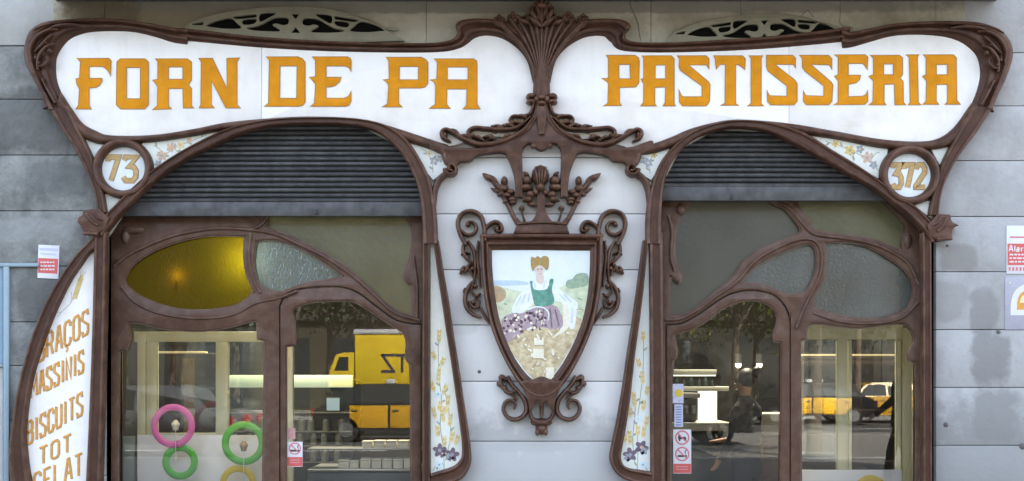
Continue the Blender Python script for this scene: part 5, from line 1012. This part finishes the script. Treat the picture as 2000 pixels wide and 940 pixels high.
for i, (x, w, h) in enumerate(((1322, 8, 18), (1336, 6, 14), (1350, 9, 20), (1366, 6, 16), (1378, 8, 20), (1391, 5, 14))):
    t = thing('bottle', at(x, 755, YK + .75), ('clear bottle on the lit shelf above the coffee machine'), 'bottle', 'bottles on the lit shelf')
    s_ = dist(1, YK + .8); b = at(x, 755, YK + .8); m = MB(); m.cyl(b + Vector((0, 0, h * .3 * s_)), w / 2 * s_, (0, 0, 1), h * .6 * s_, 14); m.cyl(b + Vector((0, 0, h * .7 * s_)), w / 2 * s_, (0, 0, 1), h * .2 * s_, 14, w / 5 * s_); m.cyl(b + Vector((0, 0, h * .9 * s_)), w / 5 * s_, (0, 0, 1), h * .2 * s_, 10); m.build('glass_body', mat('bottle_glass', (.10, .16, .13) if i % 2 else (.1, .16, .13), .15, .2), t)
lampb = emit('bulb_warm', (1, .86, .6), .6)
for x, y_, lb in ((1442, 713, 'left of two small ceiling spotlights seen through the right door'), (1483, 713, 'right of two small ceiling spotlights seen through the right door')):
    t = thing('spotlight', at(x, y_, 3.6), lb, 'lamp', 'small ceiling spotlights'); m = MB(); c = at(x, y_, 3.6); m.cyl(c + Vector((0, 0, .06)), .035, (0, 0, 1), .09, 18, .03); m.build('housing', darkc, t); m = MB(); m.cyl(c + Vector((0, 0, (3.9 - c.z + .08) / 2)), .0025, (0, 0, 1), 3.9 - c.z - .08, 8); m.build('cord', black, t); m = MB(); m.sphere(c, .03); m.build('bulb', lampb, t)
t = thing('pastry_case', at(1515, 1000, 2.4), 'white topped pastry case with warm goods behind the person', 'display case')
m = MB(); m.pbox(1488, 1552, 808, 850, 2.4, .5, .01); m.build('top', mat('case_white', (.42, .40, .36), .5, .1), t); m = MB(); m.pbox(1490, 1560, 852, 1000, 2.42, .5, .01); m.build('body', mat('case_brown', (.10, .05, .02), .5, .4, 9), t)
t = thing('shelf_rack', at(1700, 1000, 3.4), 'dark shelf rack deep inside behind the right partition', 'shelf')
m = MB()
for y_ in (700, 750, 800, 850, 900): m.pbox(1560, 1800, y_, y_ + 3, 3.4, .3)
m.pbox(1560, 1800, 690, 1010, 3.72, .03); m.build('boards', mat('dark_wood', (.06, .04, .025), .5, .3, 6), t)
m = MB(); m.pbox(1556, 1800, 692, 695, 3.38, .02); m.build('light_strip', emit('strip_warm2', (1, .85, .5), .05), t)
# ceiling lamps (one per shop)
for x, lb in ((-2.0, 'square ceiling light inside the left shop'), (2.0, 'square ceiling light inside the right shop')):
    t = thing('ceiling_light', (x, 3.0, 3.86), lb, 'lamp', 'square ceiling lights inside the shops'); m = MB(); m.box(x - .32, x + .32, 2.68, 3.32, 3.86, 3.9, .005); m.build('casing', steel, t); m = MB(); m.box(x - .3, x + .3, 2.7, 3.3, 3.853, 3.859); m.build('diffuser', emit('diffuser_warm', (1, .88, .66), .4), t)
    la = bpy.data.lights.new('ceiling_lamp', 'AREA'); la.energy = 42; la.size = .55; la.color = (1, .86, .62); lo2 = bpy.data.objects.new('ceiling_lamp', la); COL.objects.link(lo2); lo2.location = (x, 3.0, 3.84)
    lo2.parent = t; lo2.location = (0, 0, -.02)
# small wall lamp glowing behind the amber pane
t = thing('wall_lamp', at(492, 520, .55), 'small lamp glowing behind the amber oval pane', 'lamp')
c = at(492, 512, .40); m = MB(); m.sphere(c, .035); m.build('bulb', emit('amber_bulb', (1, .9, .55), .6), t); m = MB(); m.cyl(c + Vector((.05, .03, .02)), .012, (1, .4, .3), .10, 12); m.build('arm', steel, t)
la = bpy.data.lights.new('amber_lamp', 'POINT'); la.energy = 1.9; la.shadow_soft_size = .035; la.color = (1, .9, .6); lo3 = bpy.data.objects.new('amber_lamp', la); COL.objects.link(lo3); lo3.parent = t; lo3.location = c - t.location + Vector((0, -.05, 0))

# ================================================================ PEOPLE
def skin_mesh(name, verts, edges, mats, parent, sub=1, root=0):
    """verts: (x, y, z, radius)"""
    me = bpy.data.meshes.new(name); off = Vector((0, 0, 0)); q = parent
    while q is not None: off += q.location; q = q.parent
    me.from_pydata([Vector(v[:3]) for v in verts], edges, []); o = bpy.data.objects.new(name, me); COL.objects.link(o)
    sk = o.modifiers.new('s', 'SKIN'); sk.use_smooth_shade = True
    for i, v in enumerate(verts):
        me.skin_vertices[0].data[i].radius = (v[3], v[3]) if len(v) < 5 else (v[3], v[4])
        me.skin_vertices[0].data[i].use_root = (i == root)
    ss = o.modifiers.new('u', 'SUBSURF'); ss.levels = ss.render_levels = sub
    dg = bpy.context.evaluated_depsgraph_get(); m2 = bpy.data.meshes.new_from_object(o.evaluated_get(dg)); bpy.data.objects.remove(o)
    m2.transform(Matrix.Translation(-off)); m2.materials.clear(); m2.materials.append(mats)
    for p in m2.polygons: p.use_smooth = True
    o = bpy.data.objects.new(name, m2); COL.objects.link(o); o.parent = parent; return o
def person(loc, face, lab, jacket, trousers, hair, skin, armR, armL, bun=False, stride=.18, grp=None):
    """face: heading angle (0 = facing +y); arms: (elbow offset, hand offset) from the shoulder, local"""
    t = thing('person', loc, lab, 'person', grp); M = Matrix.Translation(loc) @ Matrix.Rotation(face, 4, 'Z')
    def W_(v): p = M @ Vector(v[:3]); return (p.x, p.y, p.z) + tuple(v[3:])
    sh = 1.40; V = []; E = []
    def add(v, parent=None): V.append(v); (E.append((parent, len(V) - 1)) if parent is not None else None); return len(V) - 1
    pel = add((0, 0, .95, .10, .075)); wa = add((0, 0, 1.10, .085, .065), pel); ch = add((0, 0, 1.30, .12, .08), wa); nb = add((0, 0, 1.44, .07, .07), ch); nk = add((0, .01, 1.50, .05, .055), nb)
    h0 = add((0, .02, 1.57, .07, .085), nk); h1 = add((0, .02, 1.66, .078, .095), h0); add((0, .015, 1.73, .05, .06), h1)
    hands = []
    for sx, arm in ((1, armR), (-1, armL)):
        s_ = add((sx * .17, 0, sh, .052), ch); e = (sx * .17 + arm[0][0], arm[0][1], sh + arm[0][2]); h_ = (sx * .17 + arm[1][0], arm[1][1], sh + arm[1][2])
        ei = add((*e, .04), s_); wi = add((*h_, .025), ei); d = (Vector(h_) - Vector(e)).normalized(); pm = Vector(h_) + d * .07; pi = add((*pm, .028, .02), wi)
        side = Vector((1, 0, 0)) if abs(d.x) < .7 else Vector((0, 1, 0))
        for k in range(4): f0 = pm + side * (k - 1.5) * .018 + d * .05; fi = add((*f0, .0095), pi); add((*(f0 + d * (.035 - abs(k - 1.3) * .006) + Vector((0, .012, 0))), .008), fi)
        add((*(Vector(h_) + d * .05 + Vector((0, .035, 0))), .010), wi)
        hands.append((s_, e, h_))
    feet = []
    for sx, st in ((1, stride), (-1, -stride)):
        hp = add((sx * .09, 0, .90, .085), pel); kn = add((sx * .10, st * .55 + .03, .50, .06), hp); an = add((sx * .10, st, .10, .042), kn); add((sx * .11, st + .14, .04, .035), an); feet.append((st, sx))
    body = skin_mesh('body', [W_(v) for v in V], E, skin, t)
    def loft(mb, rings, n=18):
        """rings: (centre, half width, half depth, direction)"""
        o_ = []; F_ = []
        for c_, rx_, ry_, dr_ in rings:
            dr_ = Vector(dr_).normalized(); ux = Vector((1, 0, 0)); ux = (ux - dr_ * ux.dot(dr_)).normalized(); uy = dr_.cross(ux)
            for i_ in range(n): a_ = 2 * math.pi * i_ / n; o_.append(M @ (Vector(c_) + ux * rx_ * math.cos(a_) + uy * ry_ * math.sin(a_)))
        for r_ in range(len(rings) - 1):
            for i_ in range(n): F_.append([r_ * n + i_, r_ * n + (i_ + 1) % n, (r_ + 1) * n + (i_ + 1) % n, (r_ + 1) * n + i_])
        F_ += [list(range(n)), list(range((len(rings) - 1) * n, len(rings) * n))]; mb.add(o_, F_)
    up_ = (0, 0, 1); m = MB()
    loft(m, [((0, 0, .80), .185, .135, up_), ((0, 0, .90), .18, .13, up_), ((0, 0, 1.06), .15, .112, up_), ((0, 0, 1.2), .165, .12, up_), ((0, 0, 1.32), .19, .125, up_), ((0, 0, 1.40), .195, .11, up_), ((0, 0, 1.45), .13, .09, up_), ((0, 0.005, 1.49), .068, .068, up_), ((0, .008, 1.52), .062, .062, up_)])
    for k_, (s_, e, h_) in enumerate(hands):
        S_ = Vector(((1 if k_ == 0 else -1) * .16, 0, sh - .01)); E_ = Vector(e); H_ = Vector(h_); d1 = E_ - S_; d2 = H_ - E_
        loft(m, [(S_ - d1 * .1, .05, .05, d1), (S_ + d1 * .1, .068, .068, d1), (S_ + d1 * .5, .06, .06, d1), (E_, .053, .053, d1 + d2), (E_ + d2 * .5, .047, .047, d2), (H_, .04, .04, d2)], 14)
    m.build('jacket', jacket, t, smooth_angle=60)
    m = MB(); loft(m, [((0, 0, 1.03), .14, .105, up_), ((0, 0, .92), .165, .12, up_), ((0, 0, .82), .165, .12, up_), ((0, 0, .76), .12, .10, up_)])
    for st, sx in feet:
        P0, P1, P2 = Vector((sx * .085, 0, .86)), Vector((sx * .10, st * .55 + .03, .50)), Vector((sx * .10, st, .08)); d1, d2 = P0 - P1, P1 - P2
        loft(m, [(P0, .09, .1, d1), (P0 - d1 * .35, .09, .095, d1), (P1, .068, .07, d1 + d2), (P1 - d2 * .4, .062, .065, d2), (P2, .055, .06, d2)], 14)
    m.build('trousers', trousers, t, smooth_angle=60)
    m = MB()
    for st, sx in feet: 
        c = M @ Vector((sx * .105, st + .06, .05)); m.sphere(c, .06, sc=(.8, 2.1 if abs(math.sin(face)) < .7 else .8, .8))
    m.build('shoes', mat('black_shoes', (.02, .02, .02), .4), t)
    m = MB(); c = M @ Vector((0, -.005, 1.68)); m.sphere(c, .102, 18, 12, (.92, 1.0, .95))
    if bun: m.sphere(M @ Vector((0, -.11, 1.74)), .05)
    m.build('hair', hair, t)
    m = MB()
    for sx in (-.033, .033): m.sphere(M @ Vector((sx, .112, 1.645)), .011)
    m.build('eyes', mat('eye_dark', (.03, .02, .02), .2), t)
    m = MB(); m.sphere(M @ Vector((0, .125, 1.615)), .015, sc=(.8, 1, 1.5)); m.sphere(M @ Vector((0, .108, 1.575)), .02, sc=(1.2, .4, .35)); m.build('nose_and_mouth', skin, t)
    return t
skinm = mat('skin', (.45, .27, .19), .5, .05); hairm = mat('dark_hair', (.018, .012, .010), .5, .2, 30); blk = mat('black_cloth', (.022, .02, .024), .85, .2, 20); navy = mat('navy_cloth', (.02, .022, .035), .85, .2, 20); denim = mat('dark_denim', (.03, .035, .05), .85, .2, 20)
b = at(1458, 740, 1.75)
person(Vector((b.x, 1.75, fl)), R(50), 'woman with dark hair in a bun and dark clothes standing inside by the coffee bar', blk, blk, hairm, skinm, ((.04, .05, -.27), (-.08, .26, -.30)), ((-.04, .02, -.28), (-.02, .16, -.46)), True, .04).scale = (.88,) * 3

# ================================================================ STREET BEHIND THE CAMERA (seen mirrored in the glass)
def mir(px, d, z):      # point at distance d in front of the facade that mirrors at photo column px
    return Vector(((px - 1000) * S * (D + d) / D, -d, z))
tyre = mat('tyre_rubber', (.02, .02, .02), .8); rim = mat('alloy_rim', (.35, .35, .36), .3, .1, metal=.8); carglass = mat('car_glass', (.02, .025, .028), .4, .1, spec=.12)
lampred = mat('tail_lamp_red', (.35, .02, .02), .2); lampwh = mat('head_lamp_glass', (.6, .6, .6), .15); chrome = mat('grey_bumper', (.06, .06, .065), .5)
def wheel(parent, x, y, r, w=.22):
    m = MB(); m.cyl((x, y, r), r, (0, 1, 0), w, 28); wl = m.build('wheel', tyre, parent); m = MB(); m.cyl((x, y + (w / 2 + .004), r), r * .62, (0, 1, 0), .03, 20); m.cyl((x, y - (w / 2 + .004), r), r * .62, (0, 1, 0), .03, 20)
    for k in range(5):
        a = k * 2 * math.pi / 5; m.cyl((x + .36 * r * math.cos(a), y + w / 2 + .02, r + .36 * r * math.sin(a)), r * .1, (0, 1, 0), .02, 8)
    m.build('rim', rim, wl); return wl
def car(x, d, L, body, doors, lab, kind='car', dirn=1, taxi=False, grp='vehicles in the street'):
    """side-on car centred at x, its near side at y=-d; dirn -1 faces -x"""
    y1 = -d; y0 = -d - 1.75; q = lambda u: x + dirn * (u - .5) * L
    t = thing('parked_car' if kind == 'car' else kind, (x, (y0 + y1) / 2, 0), lab, 'car' if not taxi else 'taxi', grp)
    low = [(0, .28), (0.0, .62), (.02, .78), (.16, .88), (.30, .93), (.72, .96), (.93, .95), (.985, .80), (1, .55), (.995, .28)]
    m = MB(); P_ = [(q(u), z) for u, z in low]; m.prism(P_, y0, y1); m.build('body', body, t)
    cab = [(.26, .93), (.38, 1.38), (.46, 1.46), (.70, 1.46), (.80, 1.38), (.90, .95)]
    n_ = len(cab); vs = [(q(u), y1 - (.02 if z < 1 else .22), z) for u, z in cab] + [(q(u), y0 + (.02 if z < 1 else .22), z) for u, z in cab]
    m = MB(); m.add(vs, [[i, (i + 1) % n_, n_ + (i + 1) % n_, n_ + i] for i in range(n_)] + [list(range(n_)), list(range(n_, 2 * n_))]); m.build('cabin', body, t)
    for side in (0, 1):
        yy = (lambda z: (y1 - .02 - .2 * (z - .95) / .43 + .012) if side == 0 else (y0 + .02 + .2 * (z - .95) / .43 - .012))
        for poly in ([(.31, .98), (.40, 1.37), (.545, 1.40), (.545, .98)], [(.565, .98), (.565, 1.40), (.72, 1.40), (.78, 1.34), (.84, .99)]):
            m = MB(); m.add([(q(u), yy(z), z) for u, z in poly], [list(range(len(poly)))]); m.build('side_window', carglass, t)
        ys = y1 + .006 if side == 0 else y0 - .006
        for u0, u1 in ((.30, .545), (.56, .78)):
            m = MB(); m.box(min(q(u0), q(u1)), max(q(u0), q(u1)), ys - .004, ys + .004, .36, .92, .003); dd = m.build('door', doors, t)
            m = MB(); hx = q(u1 - .03 if dirn > 0 else u1 - .03); m.box(hx - .08, hx + .08, ys - .03, ys + .03, .78, .81, .005); m.build('door_handle', chrome, dd)
    for u0, u1, z0, z1, nm in ((.262, .378, .95, 1.36, 'windscreen'), (.90, .806, .97, 1.36, 'rear_window')):
        m = MB(); e = -.012 * dirn if nm == 'windscreen' else .012 * dirn; m.add([(q(u0) + e, y1 - .12, z0), (q(u0) + e, y0 + .12, z0), (q(u1) + e, y0 + .28, z1), (q(u1) + e, y1 - .28, z1)], [[0, 1, 2, 3]]); m.build(nm, carglass, t)
    for u in (.17, .80):
        for yy in (y1 - .10, y0 + .10): wheel(t, q(u), yy, .31)
    for yy in (y1 - .25, y0 + .25):
        m = MB(); m.box(q(.0) - .02, q(.0) + .03, yy - .16, yy + .16, .62, .76, .01); m.build('headlight', lampwh, t)
        m = MB(); m.box(q(1) - .04, q(1) + .02, yy - .12, yy + .12, .64, .84, .01); m.build('tail_light', lampred, t)
    m = MB(); m.box(min(q(-.01), q(.03)), max(q(-.01), q(.03)), y0 + .05, y1 - .05, .28, .5, .03); m.box(min(q(1.01), q(.97)), max(q(1.01), q(.97)), y0 + .05, y1 - .05, .28, .5, .03); m.build('bumper', chrome, t)
    if taxi: m = MB(); m.box(q(.56) - .12, q(.56) + .12, (y0 + y1) / 2 - .22, (y0 + y1) / 2 + .22, 1.465, 1.58, .02); m.build('roof_sign', lampwh, t)
    return t
taxiy = mat('taxi_yellow', (.62, .33, .01), .3, .03, coat=.5); taxib = mat('taxi_black', (.018, .018, .02), .5, .03, spec=.15); trucky = mat('truck_yellow', (.80, .57, .01), .45, .1, 3, dirt=(.62, .36, .01), dscale=.8, dfac=.6, coat=.2); white_car = mat('car_white', (.62, .63, .64), .25, .03, coat=.5); grey_car = mat('car_grey', (.10, .11, .12), .25, .05, coat=.5)
kx = lambda px, d: (px - 1000) * S * (D + d) / D
car(kx(775, 24), 24, 4.4, taxib, taxiy, 'black and yellow taxi in the street mirrored in the left door', 'taxi_car', -1, True)
car(kx(1600, 36), 36, 4.3, taxib, taxiy, 'yellow doored taxi in the far lane mirrored in the right window', 'taxi_car', 1, True)
car(kx(1728, 38.5), 38.5, 4.3, taxiy, taxiy, 'orange yellow car further right in the street mirrored in the right window', 'parked_car', 1)
car(kx(230, 17), 17, 4.3, grey_car, grey_car, 'grey car in the street mirrored at the edge of the left window', 'parked_car', 1)
# truck
d = 26.5; k = (D + d) / D
t = thing('delivery_truck', (kx(760, d), -d - 1.1, 0), 'yellow box truck lettered HTZ in the street mirrored in the left door', 'truck', 'vehicles in the street')
X = lambda px: kx(px, d); ZZ = lambda py: CZ + (740 - py) * S * k
m = MB(); m.box(X(690), X(1010), -d - 2.3, -d, ZZ(752), ZZ(652), .03); m.build('cargo_box', trucky, t)
m = MB(); m.box(X(688), X(1012), -d - 2.34, -d + .03, ZZ(652), ZZ(643), .02); m.build('roof_edge', wht, t)
m = MB(); c0, c1 = X(640), X(688); pr = [(c0 - .05, ZZ(756)), (c0 - .02, ZZ(725)), (c0 + .18, ZZ(692)), (c0 + .4, ZZ(688)), (c1, ZZ(688)), (c1, ZZ(756))]; m.prism(pr, -d - 2.1, -d - .02); m.build('cab', trucky, t)
m = MB(); m.add([(c0 + .12, -d - .012, ZZ(724)), (c0 + .26, -d - .012, ZZ(697)), (X(677), -d - .012, ZZ(697)), (X(677), -d - .012, ZZ(724))], [[0, 1, 2, 3]]); m.build('cab_window', carglass, t)
m = MB(); m.box(X(640), X(1010), -d - 2.0, -d - .2, ZZ(765), ZZ(753)); m.build('chassis', chrome, t)
for px in (662, 930, 975):
    for yy in (-d - .2, -d - 2.05): wheel(t, X(px), yy, .46, .28)
m = MB()     # letters face the shop: read right to left along +x
xr = X(820); 
hL = .45; wL = .31
def side_glyph(ch, xleft):
    for j, s_ in enumerate(G[ch]):
        for a, b in zip(s_, s_[1:]):
            ax, az = xleft - a[0] * wL, ZZ(726) + a[1] * hL; bx, bz = xleft - b[0] * wL, ZZ(726) + b[1] * hL
            dx, dz = bx - ax, bz - az; L = math.hypot(dx, dz); nx, nz = -dz / L * .036, dx / L * .036; ex, ez = dx / L * .03, dz / L * .03; e = .004 + (a[0] + b[1]) * .002 + j * .003
            m.add([(ax - ex + nx, -d + e, az - ez + nz), (bx + ex + nx, -d + e, bz + ez + nz), (bx + ex - nx, -d + e, bz + ez - nz), (ax - ex - nx, -d + e, az - ez - nz)], [[0, 1, 2, 3]])
side_glyph('Z', X(744) + wL); side_glyph('T', X(744) + wL * 2 + .08); side_glyph('H', X(744) + wL * 3 + .16)
m.build('lettering', mat('truck_letter_blue', (.02, .015, .08), .5), t)
# pedestrian
b = mir(1775, 9.3, .12)
person(Vector((b.x, b.y, .12)), R(90), 'man in dark clothes walking past with one arm reaching forward', blk, navy, hairm, skinm, ((.02, .18, -.24), (.0, .40, -.42)), ((-.02, -.10, -.28), (-.02, -.06, -.52)), False, .22)
# white panel van
d = 22.0; t = thing('panel_van', (kx(1405, d), -d - 1, 0), 'dark van with grey upper panel in the street mirrored in the right door', 'van', 'vehicles in the street')
a0, a1 = kx(1335, d), kx(1478, d)
m = MB(); m.prism([(a0, .35), (a0, 2.55), (a0 + .1, 2.62), (a1 - 1.5, 2.5), (a1 - .9, 1.85), (a1 - .05, 1.45), (a1, 1.2), (a1, .35)], -d - 2.0, -d); m.build('body', mat('van_dark', (.05, .045, .04), .35, .1, coat=.2), t)
m = MB(); m.box(a0 + .02, a1 - 1.52, -d - 1.96, -d + .03, 1.95, 2.5, .03); m.build('roof_panel', grey_car, t)
m = MB(); m.add([(a1 - 1.45, -d + .006, 2.2), (a1 - 1.45, -d + .006, 1.6), (a1 - .75, -d + .006, 1.6), (a1 - 1.2, -d + .006, 2.2)], [[0, 1, 2, 3]]); m.build('side_window', carglass, t)
for xx in (a0 + .8, a1 - .8):
    for yy in (-d - .1, -d - 1.9): wheel(t, xx, yy, .33)
m = MB(); m.box(a0 - .06, a1 + .06, -d - 1.9, -d - .1, .3, .5, .03); m.build('bumper', chrome, t)
# opposite houses
ow = [mat('ochre_render', (.045, .032, .018), .85, .08, .6, dirt=(.3, .26, .2), dscale=.5), mat('grey_render', (.032, .031, .025), .85, .08, .6, dirt=(.26, .26, .25), dscale=.5), mat('cream_render', (.055, .046, .03), .85, .06, .6)]
wing = mat('far_window_glass', (.03, .035, .04), .1, .1, spec=1); trimm = mat('stone_trim', (.05, .045, .035), .8, .05)
for i, (x0, x1, h) in enumerate(((-46, -28, 17), (-28, -12, 19.5), (-12, 3, 16), (3, 20, 20), (20, 38, 17.5), (38, 56, 19))):
    t = thing('apartment_house', ((x0 + x1) / 2, -60, .12), ['ochre', 'grey', 'cream', 'grey', 'ochre', 'cream'][i] + ' apartment house ' + ['at the far left across the street', 'second from left across the street', 'opposite the crest across the street', 'right of the cream house across the street', 'second from right across the street', 'at the far right across the street'][i], 'building', 'houses across the street')
    m = MB(); m.box(x0, x1, -72, -52, .12, h); m.build('wall', ow[(0, 1, 2, 1, 0, 2)[i]], t)
    m = MB(); m.box(x0 - .01, x1 + .01, -52.01, -51.4, h - .5, h, .02); m.box(x0 + .05, x1 - .05, -52.01, -51.7, 4.3, 4.6, .02); m.build('cornice', trimm, t)
    nb_ = int((x1 - x0) / 2.9); st = (x1 - x0) / nb_
    for f_ in range(int((h - 5.4) / 3.2) + 1):
        for c_ in range(nb_):
            cx = x0 + (c_ + .5) * st; z0 = 5.3 + f_ * 3.2
            if z0 + 2.2 > h - .6: continue
            m = MB(); m.box(cx - .6, cx + .6, -51.99, -51.95, z0, z0 + 2.1); w_ = m.build('window', wing, t)
            m = MB(); m.box(cx - .72, cx + .72, -51.99, -51.8, z0 + 2.12, z0 + 2.3, .01); m.box(cx - .9, cx + .9, -51.99, -51.3, z0 - .22, z0 - .08, .01); m.build('trim', trimm, w_)
    for c_ in range(nb_):
        cx = x0 + (c_ + .5) * st; m = MB(); m.box(cx - 1.05, cx + 1.05, -51.99, -51.94, .3, 3.5); m.build('shop_window', wing, t)
# street trees
lf1 = mat('leaf_green', (.035, .055, .012), .6, .4, 4); lf2 = mat('leaf_yellow_green', (.15, .15, .02), .6, .4, 4); bark = mat('bark', (.16, .13, .10), .9, .3, 8, .5, 30)
def tree(x, y, h, r, lm, lab, seed):
    rr = random.Random(seed); t = thing('street_tree', (x, y, .12), lab, 'tree', 'street trees'); m = MB()
    m.cyl((x, y, .12 + h * .22), .17, (0.02, .01, 1), h * .46, 12, .11)
    tips = []
    for k in range(7):
        a = k * .9 + rr.uniform(0, .5); e = Vector((x + math.cos(a) * r * .6, y + math.sin(a) * r * .6, h * (.6 + rr.uniform(0, .25)))); s_ = Vector((x, y, h * (.38 + .02 * k))); m.cyl((s_ + e) / 2, .07, e - s_, (e - s_).length, 8, .025); tips.append(e)
    m.build('trunk', bark, t)
    m = MB(); cl = [Vector((x + rr.gauss(0, r * .45), y + rr.gauss(0, r * .45), h * .72 + rr.gauss(0, h * .12))) for _ in range(16)] + tips
    for i in range(2600):
        c = rr.choice(cl) + Vector((rr.gauss(0, r * .2), rr.gauss(0, r * .2), rr.gauss(0, r * .2))); n_ = Vector((rr.gauss(0, 1), rr.gauss(0, 1), rr.gauss(0, 1))).normalized(); u = n_.orthogonal().normalized() * rr.uniform(.07, .13); v = n_.cross(u).normalized() * u.length * .7
        m.add([c - u, c - v, c + u, c + v], [[0, 1, 2, 3]])
    m.build('crown', lm, t)
for i, (px, d_, h, r, lm, lab) in enumerate(((1600, 17.5, 6.5, 1.9, lf2, 'yellow green street tree on the kerb mirrored in the right window'), (1480, 44.5, 7.5, 2.4, lf2, 'yellowish street tree across the road mirrored in the right door'), (1760, 44.5, 8, 2.6, lf1, 'dark green street tree across the road at the right'), (640, 44, 8, 2.7, lf1, 'dark green street tree across the road behind the truck'), (330, 44, 8, 2.6, lf1, 'dark green street tree across the road at the left'),
  *[(px_, 38.5 + (n_ % 2) * 2, 8.5, 2.9, lf1, 'dark green street tree in the near row on the far pavement') for n_, px_ in enumerate((180, 440, 560, 720, 860, 1330, 1440, 1560, 1680, 1850))])):
    tree(kx(px, d_), -d_, h, r, lm, lab, i + 1)
